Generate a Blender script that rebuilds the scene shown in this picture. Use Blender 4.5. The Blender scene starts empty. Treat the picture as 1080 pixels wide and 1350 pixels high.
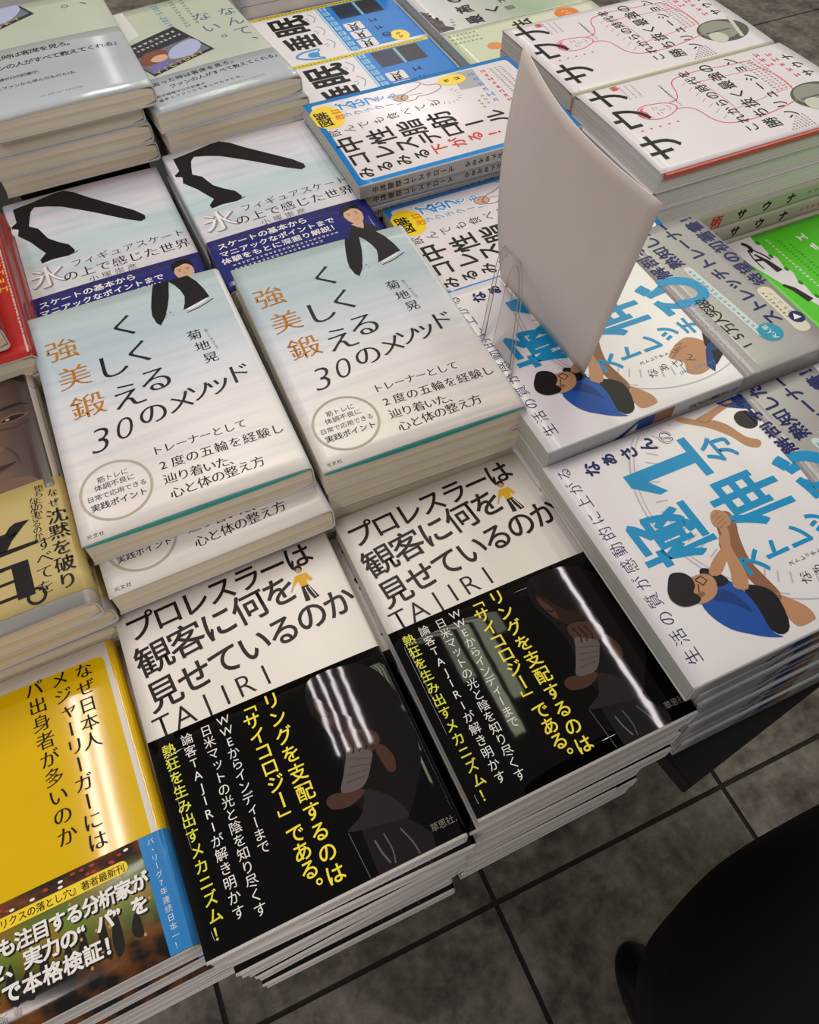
import bpy, bmesh, math, random
from mathutils import Vector, Matrix
from mathutils.geometry import tessellate_polygon

# ------------------------------------------------------------------ camera, light, exposure
SC = bpy.context.scene
COL = SC.collection
rnd = random.Random(7)
CZ = 1.36                                   # camera height above the floor (m)

def R3(yaw, pitch, roll):
    return (Matrix.Rotation(yaw, 3, 'Z') @ Matrix.Rotation(pitch, 3, 'X') @ Matrix.Rotation(roll, 3, 'Z'))

cam_d = bpy.data.cameras.new('camera'); cam = bpy.data.objects.new('camera', cam_d); COL.objects.link(cam)
cam.matrix_world = Matrix.Translation((0, 0, CZ)) @ R3(math.radians(-23.1999), math.radians(33.857), math.radians(-1.2024)).to_4x4()
cam_d.sensor_fit = 'VERTICAL'; cam_d.sensor_height = 36.0
cam_d.lens = 1004.13 / 1350 * 36.0
cam_d.clip_start = 0.01
SC.camera = cam
SC.view_settings.view_transform = 'Standard'
SC.view_settings.look = 'None'
SC.view_settings.exposure = -0.30
SC.view_settings.gamma = 1.0

world = bpy.data.worlds.new('shop_air'); SC.world = world; world.use_nodes = True
bg = world.node_tree.nodes['Background']; bg.inputs[0].default_value = (1.0, 0.93, 0.90, 1); bg.inputs[1].default_value = 0.31

def tube(name, x, y0, y1, w, power, color, z=2.75):
    l = bpy.data.lights.new(name, 'AREA'); l.shape = 'RECTANGLE'; l.size = w; l.size_y = y1 - y0
    l.energy = power; l.color = color
    o = bpy.data.objects.new(name, l); COL.objects.link(o); o.location = (x, (y0 + y1) / 2, z)
WARM = (1.0, 0.90, 0.90); GREEN = (0.95, 1.0, 0.70)
for k in range(4):
    tube('ceiling_or_fill_tube', 0.11 + k * 0.040, 0.66, 1.86, 0.012, 2.6, WARM)
for px, y0, y1, w, p in ((.36, .9, 2.1, .05, .7), (.43, .7, 2.1, .05, 1.7), (.50, .5, 2.1, .05, 2.9), (.57, .6, 2.1, .05, 2.2), (.64, .8, 2.1, .05, 1.2)):
    tube('ceiling_or_fill_tube', px, y0, y1, w, p, GREEN)
tube('ceiling_or_fill_tube', 1.02, 0.30, 1.50, 0.018, 4.0, WARM)
for k in range(2):
    tube('ceiling_or_fill_tube', -0.56 + k * 0.05, 0.6, 1.8, 0.016, 3.2, WARM)
    tube('ceiling_or_fill_tube', 1.75 + k * 0.12, 1.1, 2.4, 0.03, 8.0, GREEN)
    tube('ceiling_or_fill_tube', 1.55 + k * 0.14, 3.1, 4.5, 0.03, 7.0, WARM)
tube('ceiling_or_fill_tube', 0.33, 4.2, 5.6, 0.010, 1.0, WARM)
tube('ceiling_or_fill_tube', 0.95, -1.7, -0.5, 0.06, 17.0, WARM)  # added fill behind the camera, brightens the front faces of the piles
tube('ceiling_or_fill_tube', -0.95, -1.3, -0.1, 0.06, 12.0, WARM)  # second added fill, on the left; not a known shop fixture

# ------------------------------------------------------------------ materials
def lin(h):
    if isinstance(h, (tuple, list)): return tuple(h)
    h = h.lstrip('#'); out = []
    for i in (0, 2, 4):
        c = int(h[i:i + 2], 16) / 255
        out.append(c / 12.92 if c <= .04045 else ((c + .055) / 1.055) ** 2.4)
    return tuple(out)
MATS = {}
def mat(name, color, rough=0.5, coat=0.0, var=0.04, scale=40.0, bump=0.0, bscale=25.0, metal=0.0, spec=None):
    if name in MATS: return MATS[name]
    m = bpy.data.materials.new(name); m.use_nodes = True; nt = m.node_tree; b = nt.nodes['Principled BSDF']
    c = lin(color)
    tc = nt.nodes.new('ShaderNodeTexCoord'); nz = nt.nodes.new('ShaderNodeTexNoise'); nz.inputs['Scale'].default_value = scale; nz.inputs['Detail'].default_value = 3
    nt.links.new(tc.outputs['Object'], nz.inputs['Vector'])
    mx = nt.nodes.new('ShaderNodeMix'); mx.data_type = 'RGBA'
    mx.inputs['A'].default_value = tuple(v * (1 - var) for v in c) + (1,); mx.inputs['B'].default_value = tuple(min(1, v * (1 + var)) for v in c) + (1,)
    nt.links.new(nz.outputs['Fac'], mx.inputs['Factor']); nt.links.new(mx.outputs['Result'], b.inputs['Base Color'])
    b.inputs['Roughness'].default_value = rough; b.inputs['Coat Weight'].default_value = coat; b.inputs['Coat Roughness'].default_value = 0.08
    b.inputs['Metallic'].default_value = metal
    if spec is None: spec = .2 if name.startswith(('ink_', 'photo_', 'band_black', 'print_')) else .5
    b.inputs['Specular IOR Level'].default_value = spec
    if bump: add_bump(nt, b, tc, bump, bscale)
    MATS[name] = m
    return m
def add_bump(nt, b, tc, bump, bscale):
    n2 = nt.nodes.new('ShaderNodeTexNoise'); n2.inputs['Scale'].default_value = bscale; n2.inputs['Detail'].default_value = 1.0
    nt.links.new(tc.outputs['Object'], n2.inputs['Vector'])
    bp = nt.nodes.new('ShaderNodeBump'); bp.inputs['Strength'].default_value = 1.0; bp.inputs['Distance'].default_value = bump
    nt.links.new(n2.outputs['Fac'], bp.inputs['Height']); nt.links.new(bp.outputs['Normal'], b.inputs['Normal'])
    if 'Coat Normal' in b.inputs: nt.links.new(bp.outputs['Normal'], b.inputs['Coat Normal'])
def ramp_mat(name, stops, rough=0.4, coat=0.0, axis='Y', streak=0.0, sscale=(2, 30, 1), streak_col='#9fc4cc', bump=0.0, bscale=25.0, wob=0.0):
    """printed colour gradient along the cover's own height (or width), with soft printed streaks"""
    if name in MATS: return MATS[name]
    m = bpy.data.materials.new(name); m.use_nodes = True; nt = m.node_tree; b = nt.nodes['Principled BSDF']
    tc = nt.nodes.new('ShaderNodeTexCoord'); sp = nt.nodes.new('ShaderNodeSeparateXYZ'); nt.links.new(tc.outputs['UV'], sp.inputs[0])
    cr = nt.nodes.new('ShaderNodeValToRGB'); e = cr.color_ramp.elements
    src = sp.outputs[axis]
    if wob:
        nzz = nt.nodes.new('ShaderNodeTexNoise'); nzz.inputs['Scale'].default_value = 4; nt.links.new(tc.outputs['UV'], nzz.inputs['Vector'])
        ma = nt.nodes.new('ShaderNodeMath'); ma.operation = 'MULTIPLY_ADD'; ma.inputs[1].default_value = wob
        nt.links.new(nzz.outputs['Fac'], ma.inputs[0]); nt.links.new(src, ma.inputs[2]); src = ma.outputs[0]
    nt.links.new(src, cr.inputs[0])
    while len(e) < len(stops): e.new(0.5)
    for i, (p, c) in enumerate(stops): e[i].position = p; e[i].color = lin(c) + (1,)
    out = cr.outputs[0]
    if streak:
        mp = nt.nodes.new('ShaderNodeMapping'); mp.inputs['Scale'].default_value = sscale; nt.links.new(tc.outputs['UV'], mp.inputs[0])
        nz = nt.nodes.new('ShaderNodeTexNoise'); nz.inputs['Scale'].default_value = 1.0; nz.inputs['Detail'].default_value = 3; nt.links.new(mp.outputs[0], nz.inputs['Vector'])
        r2 = nt.nodes.new('ShaderNodeMapRange'); r2.inputs['From Min'].default_value = 0.45; r2.inputs['From Max'].default_value = 0.75; r2.inputs['To Max'].default_value = streak
        nt.links.new(nz.outputs['Fac'], r2.inputs['Value'])
        mx = nt.nodes.new('ShaderNodeMix'); mx.data_type = 'RGBA'; mx.inputs['B'].default_value = lin(streak_col) + (1,)
        nt.links.new(r2.outputs['Result'], mx.inputs['Factor']); nt.links.new(out, mx.inputs['A']); out = mx.outputs['Result']
    nt.links.new(out, b.inputs['Base Color']); b.inputs['Roughness'].default_value = rough
    b.inputs['Coat Weight'].default_value = coat; b.inputs['Coat Roughness'].default_value = 0.08
    if bump: add_bump(nt, b, tc, bump, bscale)
    MATS[name] = m
    return m
def page_mat(name, c1, c2):
    if name in MATS: return MATS[name]
    m = bpy.data.materials.new(name); m.use_nodes = True; nt = m.node_tree; b = nt.nodes['Principled BSDF']
    tc = nt.nodes.new('ShaderNodeTexCoord'); mp = nt.nodes.new('ShaderNodeMapping'); mp.inputs['Scale'].default_value = (4, 4, 900)
    nt.links.new(tc.outputs['Object'], mp.inputs[0])
    nz = nt.nodes.new('ShaderNodeTexNoise'); nz.inputs['Scale'].default_value = 1.0; nz.inputs['Detail'].default_value = 4; nt.links.new(mp.outputs[0], nz.inputs['Vector'])
    cr = nt.nodes.new('ShaderNodeValToRGB'); cr.color_ramp.elements[0].position = 0.35; cr.color_ramp.elements[0].color = lin(c1) + (1,)
    cr.color_ramp.elements[1].position = 0.6; cr.color_ramp.elements[1].color = lin(c2) + (1,)
    nt.links.new(nz.outputs['Fac'], cr.inputs[0]); nt.links.new(cr.outputs[0], b.inputs['Base Color']); b.inputs['Roughness'].default_value = 0.85
    bp = nt.nodes.new('ShaderNodeBump'); bp.inputs['Strength'].default_value = 0.3; bp.inputs['Distance'].default_value = 0.00012
    nt.links.new(nz.outputs['Fac'], bp.inputs['Height']); nt.links.new(bp.outputs['Normal'], b.inputs['Normal'])
    MATS[name] = m
    return m
GL = dict(rough=0.16, bump=0.00012, bscale=60.0)       # glossy laminated print
INK = mat('ink_black', '#0c0a09', 0.4)
INKB = mat('ink_brown_black', '#1e130e', 0.4)
WHITE_INK = mat('print_white', '#e9e6e2', 0.3)
PAGES_CREAM = page_mat('pages_cream', '#d8ccb0', '#eee4cd')
PAGES_WHITE = page_mat('pages_white', '#d6d2ca', '#eeebe5')
PAGES_GREY = page_mat('pages_grey', '#b4b6ae', '#d2d4cb')

# ------------------------------------------------------------------ objects
def tag(o, label, cat, group=None):
    o['label'] = label; o['category'] = cat
    if group: o['group'] = group
def empty(name, loc=(0, 0, 0), rz=0.0, parent=None):
    o = bpy.data.objects.new(name, None); COL.objects.link(o); o.location = loc; o.rotation_euler = (0, 0, rz)
    o.empty_display_size = 0.02
    if parent: o.parent = parent
    return o
def mesh_obj(name, verts, faces, mats, fmat=None, uvs=None, smooth=None, parent=None, weld=False):
    me = bpy.data.meshes.new(name); me.from_pydata(verts, [], faces)
    for m in (mats if isinstance(mats, (list, tuple)) else [mats]): me.materials.append(m)
    if fmat: me.polygons.foreach_set('material_index', fmat)
    if uvs:
        ul = me.uv_layers.new(name='UVMap')
        for lp in me.loops: ul.data[lp.index].uv = uvs[lp.vertex_index]
    if smooth is not None:
        me.polygons.foreach_set('use_smooth', smooth if isinstance(smooth, list) else [smooth] * len(me.polygons))
    me.update()
    o = bpy.data.objects.new(name, me); COL.objects.link(o)
    if parent: o.parent = parent
    return o
def bm_obj(name, bm, m, parent=None, smooth=False):
    me = bpy.data.meshes.new(name); bm.to_mesh(me); bm.free(); me.materials.append(m)
    if smooth: me.polygons.foreach_set('use_smooth', [True] * len(me.polygons))
    o = bpy.data.objects.new(name, me); COL.objects.link(o)
    if parent: o.parent = parent
    return o
def box_bm(x0, y0, z0, x1, y1, z1, bev=0.0):
    bm = bmesh.new(); bmesh.ops.create_cube(bm, size=1.0)
    bmesh.ops.scale(bm, vec=(x1 - x0, y1 - y0, z1 - z0), verts=bm.verts)
    bmesh.ops.translate(bm, vec=((x0 + x1) / 2, (y0 + y1) / 2, (z0 + z1) / 2), verts=bm.verts)
    if bev: bmesh.ops.bevel(bm, geom=bm.edges[:], offset=bev, segments=2, affect='EDGES')
    return bm
def copy_thing(o):
    c = o.copy(); COL.objects.link(c)
    for ch in o.children:
        d = ch.copy(); COL.objects.link(d); d.parent = c
    return c

# ------------------------------------------------------------------ lettering
_fc = bpy.data.curves.new('lettering', 'FONT'); _fc.size = 1.0; _fc.resolution_u = 4
_fo = bpy.data.objects.new('lettering', _fc); COL.objects.link(_fo)
_GC = {}
def glyph(ch):
    if ch in _GC: return _GC[ch]
    _fc.body = ch
    dg = bpy.context.evaluated_depsgraph_get(); dg.update()
    ev = _fo.evaluated_get(dg); me = ev.to_mesh()
    vs = [(v.co.x, v.co.y) for v in me.vertices]; fs = []
    for p in me.polygons:
        f = list(p.vertices)
        a = sum(vs[f[i]][0] * vs[f[(i + 1) % len(f)]][1] - vs[f[(i + 1) % len(f)]][0] * vs[f[i]][1] for i in range(len(f)))
        fs.append(f if a >= 0 else f[::-1])
    ev.to_mesh_clear()
    cnt = {}
    for f in fs:
        for i in range(len(f)):
            cnt[(f[i], f[(i + 1) % len(f)])] = 1
    nr = [[0.0, 0.0] for _ in vs]
    for (a, b) in cnt:
        if (b, a) in cnt: continue
        dx = vs[b][0] - vs[a][0]; dy = vs[b][1] - vs[a][1]; l = math.hypot(dx, dy) or 1
        for i in (a, b): nr[i][0] += dy / l; nr[i][1] += -dx / l
    nr = [((x / max(0.35, math.hypot(x, y))), (y / max(0.35, math.hypot(x, y)))) for x, y in nr]
    _GC[ch] = (vs, fs, nr)
    return _GC[ch]
ROT = set('ー「」（）()～…─-')
SMALLK = set('ぁぃぅぇぉっゃゅょァィゥェォッャュョ')

def crom(pts, n=5, closed=True):
    out = []; N = len(pts)
    rng = range(N) if closed else range(N - 1)
    for i in rng:
        if closed: p0, p1, p2, p3 = pts[i - 1], pts[i], pts[(i + 1) % N], pts[(i + 2) % N]
        else: p0, p1, p2, p3 = pts[max(0, i - 1)], pts[i], pts[i + 1], pts[min(N - 1, i + 2)]
        for k in range(n):
            t = k / n; t2 = t * t; t3 = t2 * t
            out.append(tuple(0.5 * ((2 * p1[j]) + (-p0[j] + p2[j]) * t + (2 * p0[j] - 5 * p1[j] + 4 * p2[j] - p3[j]) * t2 + (-p0[j] + 3 * p1[j] - 3 * p2[j] + p3[j]) * t3) for j in (0, 1)))
    if not closed: out.append(tuple(pts[-1]))
    return out

class Art:
    """flat printed artwork in a cover's own millimetres (x across, y up), collected per ink"""
    def __init__(s): s.items = []
    def add(s, vs, fs, m, z): s.items.append((vs, fs, m, z))
    def poly(s, pts, m, z=2, smooth=0):
        if smooth: pts = crom(pts, smooth)
        tri = tessellate_polygon([[Vector((x, y, 0)) for x, y in pts]])
        fs = []
        for t in tri:
            a, b, c = [pts[i] for i in t]
            cr = (b[0] - a[0]) * (c[1] - a[1]) - (b[1] - a[1]) * (c[0] - a[0])
            fs.append(list(t) if cr >= 0 else list(t)[::-1])
        s.add(list(pts), fs, m, z)
    def rect(s, x0, y0, x1, y1, m, z=1, n=None):
        nx = max(1, int(abs(x1 - x0) / 6)); ny = max(1, int(abs(y1 - y0) / 12))
        vs = [(x0 + (x1 - x0) * i / nx, y0 + (y1 - y0) * j / ny) for j in range(ny + 1) for i in range(nx + 1)]
        fs = [[j * (nx + 1) + i, j * (nx + 1) + i + 1, (j + 1) * (nx + 1) + i + 1, (j + 1) * (nx + 1) + i] for j in range(ny) for i in range(nx)]
        s.add(vs, fs, m, z)
    def quad(s, p, m, z=1, nx=10, ny=6):          # p = BL, BR, TR, TL
        vs = []
        for j in range(ny + 1):
            for i in range(nx + 1):
                a, b = i / nx, j / ny
                vs.append(tuple((1 - a) * (1 - b) * p[0][k] + a * (1 - b) * p[1][k] + a * b * p[2][k] + (1 - a) * b * p[3][k] for k in (0, 1)))
        fs = [[j * (nx + 1) + i, j * (nx + 1) + i + 1, (j + 1) * (nx + 1) + i + 1, (j + 1) * (nx + 1) + i] for j in range(ny) for i in range(nx)]
        s.add(vs, fs, m, z)
    def line(s, pts, w, m, z=2, smooth=0, closed=False):
        if smooth: pts = crom(pts, smooth, closed)
        if closed: pts = list(pts) + [pts[0], pts[1]]
        vs = []; fs = []; n = len(pts)
        for i, p in enumerate(pts):
            a = pts[max(0, i - 1)]; b = pts[min(n - 1, i + 1)]
            dx, dy = b[0] - a[0], b[1] - a[1]; l = math.hypot(dx, dy) or 1
            ww = w(i / (n - 1)) if callable(w) else w
            ox, oy = -dy / l * ww / 2, dx / l * ww / 2
            vs += [(p[0] - ox, p[1] - oy), (p[0] + ox, p[1] + oy)]
            if i: k = 2 * i; fs.append([k - 2, k, k + 1, k - 1])
        s.add(vs, fs, m, z)
    def ell(s, cx, cy, rx, ry, m, z=2, n=36, rot=0):
        c, q = math.cos(rot), math.sin(rot)
        s.poly([(cx + rx * math.cos(2 * math.pi * i / n) * c - ry * math.sin(2 * math.pi * i / n) * q, cy + rx * math.cos(2 * math.pi * i / n) * q + ry * math.sin(2 * math.pi * i / n) * c) for i in range(n)], m, z)
    def ring(s, cx, cy, rx, ry, w, m, z=2, n=64, a0=0, a1=360):
        s.line([(cx + rx * math.cos(math.radians(a0 + (a1 - a0) * i / n)), cy + ry * math.sin(math.radians(a0 + (a1 - a0) * i / n))) for i in range(n + 1)], w, m, z)
    def rrect(s, x0, y0, x1, y1, r, m, z=2, rot=0):
        pts = []
        for cx, cy, a in ((x1 - r, y1 - r, 0), (x0 + r, y1 - r, 90), (x0 + r, y0 + r, 180), (x1 - r, y0 + r, 270)):
            for k in range(6):
                t = math.radians(a + 18 * k); pts.append((cx + r * math.cos(t), cy + r * math.sin(t)))
        if rot:
            c, q = math.cos(rot), math.sin(rot); mx, my = (x0 + x1) / 2, (y0 + y1) / 2
            pts = [(mx + (x - mx) * c - (y - my) * q, my + (x - mx) * q + (y - my) * c) for x, y in pts]
        s.poly(pts, m, z)
    def char(s, ch, x, y, size, m, z=4, wt=(0, 0), sx=1.0, rot=0.0, shear=0.0):
        if ch in ' 　': return
        vs, fs, nr = glyph(ch)
        if not vs: return
        if ord(ch) < 0x2000:
            xs = [v[0] for v in vs]; cx, cy = (min(xs) + max(xs)) / 2, 0.35
        else: cx, cy = 0.5, 0.38
        c, q = math.cos(rot), math.sin(rot); out = []
        for (vx, vy), (nx, ny) in zip(vs, nr):
            a = (vx - cx + nx * wt[0]) * size * sx; b = (vy - cy + ny * wt[1]) * size
            a += b * shear
            out.append((x + a * c - b * q, y + a * q + b * c))
        s.add(out, fs, m, z)
    def row(s, t, p0, p1, size, m, z=4, wt=(0, 0), sx=1.0, rot=None, shear=0.0):
        n = len(t)
        if rot is None: rot = math.atan2(p1[1] - p0[1], p1[0] - p0[0])
        for i, ch in enumerate(t):
            k = i / (n - 1) if n > 1 else 0
            s.char(ch, p0[0] + (p1[0] - p0[0]) * k, p0[1] + (p1[1] - p0[1]) * k, size, m, z, wt, sx, rot, shear)
    def colm(s, t, p0, p1, size, m, z=4, wt=(0, 0), sx=1.0):
        n = len(t)
        for i, ch in enumerate(t):
            k = i / (n - 1) if n > 1 else 0
            x = p0[0] + (p1[0] - p0[0]) * k; y = p0[1] + (p1[1] - p0[1]) * k
            if ch in ROT: s.char(ch, x, y, size, m, z, (wt[1], wt[0]), 1.0, -math.pi / 2)
            elif ch in '。、': s.char(ch, x + size * .55, y + size * .5, size, m, z, wt, sx)
            elif ch in SMALLK: s.char(ch, x + size * .1, y + size * .1, size, m, z, wt, sx)
            else: s.char(ch, x, y, size, m, z, wt, sx)
    def marks(s, x0, y0, x1, y1, size, m, z=3, seed=1):   # tiny print too small to read: short dashes
        r = random.Random(seed); l = math.hypot(x1 - x0, y1 - y0); n = max(2, int(l / (size * 1.15))); a = math.atan2(y1 - y0, x1 - x0)
        c, q = math.cos(a), math.sin(a)
        for i in range(n):
            cx = x0 + (x1 - x0) * (i + .5) / n; cy = y0 + (y1 - y0) * (i + .5) / n
            h = size * (.35 + .4 * r.random()); w = size * (.6 + .3 * r.random()); t = size * .13
            for (dx, dy, ww, hh) in ((0, h / 2, w, t), (0, -h / 2 * r.random(), w * .8, t), (r.uniform(-.2, .2) * size, 0, t, h)):
                pts = [(cx + (dx + sx_ * ww / 2) * c - (dy + sy_ * hh / 2) * q, cy + (dx + sx_ * ww / 2) * q + (dy + sy_ * hh / 2) * c) for sx_, sy_ in ((-1, -1), (1, -1), (1, 1), (-1, 1))]
                s.add(pts, [[0, 1, 2, 3]], m, z)

DZ = 0.00004
# ------------------------------------------------------------------ books
class Spec: pass
def shell(name, sp, parent, y0, y1, th, off, base_m, spine_m, art, spine_art, bend, inner_m=None, ulo=None, skew=0.0):
    """a wrapped sheet: back board, spine, front board; the front carries the printed artwork.
    sp.side 'L' binding at x=0, 'R' at x=W.  All art in mm."""
    W, T, H = sp.W, sp.T, sp.H; r = sp.r
    mir = (lambda x: x) if sp.side == 'R' else (lambda x: W - x)
    nb = 18
    prof = []                                  # (x,z,nx,nz,isfront,isspine), running back fore-edge -> spine -> front fore-edge
    for i in range(4): prof.append((sp.lo + (W - r - sp.lo) * i / 3, 0, 0, -1, 0, 0))
    for k in range(1, 6):
        a = math.radians(-90 + 90 * k / 5); prof.append((W - r + r * math.cos(a), r + r * math.sin(a), math.cos(a), math.sin(a), 0, 1 if k > 1 else 0))
    for k in range(0, 6):
        a = math.radians(90 * k / 5); prof.append((W - r + r * math.cos(a), T - r + r * math.sin(a), math.cos(a), math.sin(a), 0, 1 if k < 5 else 1))
    for i in range(1, nb + 1): prof.append((W - r + (sp.lo - (W - r)) * i / nb, T, 0, 1, 1, 0))
    ny = max(2, int((y1 - y0) / 0.012)); ys = [y0 + (y1 - y0) * j / ny for j in range(ny + 1)]
    verts = []; faces = []; fm = []; sm = []; uvs = []
    mats = [base_m, spine_m, inner_m or base_m]; NP = len(prof)
    def bz(x, y, f):
        return bend(mir(x), y) if (f and bend) else 0.0
    for inner in (0, 1):
        o = off - (th if inner else 0)
        for y in ys:
            for (x, z, nx, nz, f, s_) in prof:
                X = x + nx * o; Z = z + nz * o + bz(x, y, f)
                yy = y + (skew * (mir(x) - W / 2) if y == ys[-1] else 0)
                verts.append((mir(X), yy, Z)); uvs.append((mir(x) / W, y / H))
    def F(q, m_, s_):
        if sp.side == 'L': q = q[::-1]
        faces.append(q); fm.append(m_); sm.append(s_)
    B = (ny + 1) * NP
    for j in range(ny):
        for i in range(NP - 1):
            a = j * NP + i; q = [a, a + 1, a + 1 + NP, a + NP]
            mi = 1 if (prof[i][5] and prof[i + 1][5]) else 0
            F(q[::-1], mi, True); F([v + B for v in q], 2, True)
    for j in range(ny):
        for i in (0, NP - 1):
            a = j * NP + i; q = [a, a + NP, a + NP + B, a + B]
            F(q if i else q[::-1], 2, False)
    for i in range(NP - 1):
        for j in (0, ny):
            a = j * NP + i; q = [a, a + 1, a + 1 + B, a + B]
            F(q if j == 0 else q[::-1], 2, False)
    if art: 
        for (vs, fs, m_, zl) in art.items:
            if m_ not in mats: mats.append(m_)
            mi = mats.index(m_); b0 = len(verts)
            pts, fcs = cut(vs, fs, bend is not None)
            for (u, v) in pts:
                u = min(max(u / 1000, sp.lo if sp.side == 'R' else 0.0), W - (sp.lo if sp.side == 'L' else 0)); v = min(max(v / 1000, y0), y1)
                e = (u - (W - r)) if sp.side == 'R' else (r - u)     # how far past the start of the spine rounding
                if e > 0:
                    e = min(e, r * .999); xx = W - r + e; zz = T - r + math.sqrt(r * r - e * e); n_ = (e / r, math.sqrt(1 - (e / r) ** 2))
                    h = off + zl * DZ
                    verts.append((mir(xx + n_[0] * h), v, zz + n_[1] * h))
                else:
                    verts.append((u, v, T + off + zl * DZ + (bend(u, v) if bend else 0.0)))
                uvs.append((u / W, v / H))
            for f in fcs: faces.append([b0 + k for k in f]); fm.append(mi); sm.append(True)
    if spine_art:
        for (vs, fs, m_, zl) in spine_art.items:
            if m_ not in mats: mats.append(m_)
            mi = mats.index(m_); b0 = len(verts)
            for (s_, v) in vs:                      # s across the spine 0..T (bottom to top), v along the height
                zz = min(max(s_ / 1000, 0.0), T); v = min(max(v / 1000, y0), y1)
                c = min(zz, T - zz); ex = 0 if c >= r else r - math.sqrt(max(0, r * r - (r - c) ** 2))
                verts.append((mir(W - ex + off + zl * DZ), v, zz)); uvs.append((0.5, v / H))
            for f in fs:
                faces.append([b0 + k for k in (f if sp.side == 'L' else f[::-1])][::-1]); fm.append(mi); sm.append(False)
    return mesh_obj(name, verts, faces, mats, fm, uvs, sm, parent)

def cut(vs, fs, do):
    """split long artwork faces so that they follow the cover's bend"""
    if not do: return vs, fs
    xs = [v[0] for v in vs]; ys = [v[1] for v in vs]
    if max(xs) - min(xs) < 16 and max(ys) - min(ys) < 22: return vs, fs
    bm = bmesh.new(); bv = [bm.verts.new((x, y, 0)) for x, y in vs]
    for f in fs:
        try: bm.faces.new([bv[k] for k in f])
        except ValueError: pass
    for ax, step in ((0, 9.0), (1, 14.0)):
        lo = min(v[ax] for v in vs); hi = max(v[ax] for v in vs); k = math.ceil((lo + .01) / step)
        while k * step < hi - .01:
            co = [0, 0, 0]; no = [0, 0, 0]; co[ax] = k * step; no[ax] = 1
            bmesh.ops.bisect_plane(bm, geom=bm.verts[:] + bm.edges[:] + bm.faces[:], plane_co=co, plane_no=no, dist=1e-5); k += 1
    bm.verts.index_update()
    out = [(v.co.x, v.co.y) for v in bm.verts]; of = [[v.index for v in f.verts] for f in bm.faces]
    bm.free()
    return out, of

def pages(sp, parent, m, bend):
    W, T, H = sp.W, sp.T, sp.H; t = sp.th + .0001; ins = sp.ins
    x0, x1 = (sp.lo + ins, W - t - .0004) if sp.side == 'R' else (t + .0004, W - sp.lo - ins)
    nx = 12; vs = []; fs = []
    for y in (ins * .6, H - ins * .6):
        for i in range(nx + 1):
            x = x0 + (x1 - x0) * i / nx
            b = (bend(x, y) * .85) if bend else 0
            d = min(x - x0, x1 - x) ; e = 0
            ds = (x1 - x) if sp.side == 'R' else (x - x0)
            if ds < sp.r * .8: e = (sp.r * .8 - math.sqrt(max(0, (sp.r * .8) ** 2 - (sp.r * .8 - ds) ** 2)))
            vs.append((x, y, t + e)); vs.append((x, y, T - t + b - e))
    n2 = 2 * (nx + 1)
    for i in range(nx):
        a = 2 * i
        fs += [[a, a + 2, a + 3, a + 1], [n2 + a, n2 + a + 1, n2 + a + 3, n2 + a + 2], [a + 1, a + 3, n2 + a + 3, n2 + a + 1], [a, n2 + a, n2 + a + 2, a + 2]]
    fs += [[0, 1, n2 + 1, n2], [2 * nx, n2 + 2 * nx, n2 + 2 * nx + 1, 2 * nx + 1]]
    return mesh_obj('pages', vs, fs, m, parent=parent)

def make_book(name, sp, bend=None):
    root = empty(name)
    pages(sp, root, sp.page_m, bend)
    shell('cover', sp, root, 0.0, sp.H, sp.th, 0.0, sp.cover_m, sp.spine_m, sp.art, sp.spine_art, bend, sp.inner_m)
    if sp.band:
        bd = sp.band
        shell('band', sp, root, bd.get('y0', 0.0004), bd['h'], 0.0002, 0.0003, bd['m'], bd.get('spine_m', bd['m']), bd['art'], bd.get('spine_art'), bend, skew=bd.get('skew', 0.0))
    if sp.flyleaf and bend:
        m, hh, sh = sp.flyleaf
        W = sp.W; vs = []; fs = []; n = 16
        b = lambda x: (bend(x, 0) if bend else 0.0)
        zt = sp.T - sp.th - .0001
        for y in (-.0006, sp.H * .3):
            for i in range(n + 1):
                x = sp.lo + .001 + (W - sp.lo - .004) * i / n; w = hh * sh(i / n)
                vs.append((x, y, zt + b(x) - w - .0002)); vs.append((x, y, zt + b(x)))
        n2 = 2 * (n + 1)
        for i in range(n):
            a = 2 * i
            fs += [[a, a + 2, a + 3, a + 1], [n2 + a, n2 + a + 1, n2 + a + 3, n2 + a + 2], [a + 1, a + 3, n2 + a + 3, n2 + a + 1], [a, n2 + a, n2 + a + 2, a + 2]]
        fs += [[0, 1, n2 + 1, n2], [2 * n, n2 + 2 * n, n2 + 2 * n + 1, 2 * n + 1]]
        f = mesh_obj('flyleaf', vs, fs, m, parent=root); f['label'] = sp.fly_label
    return root

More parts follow.
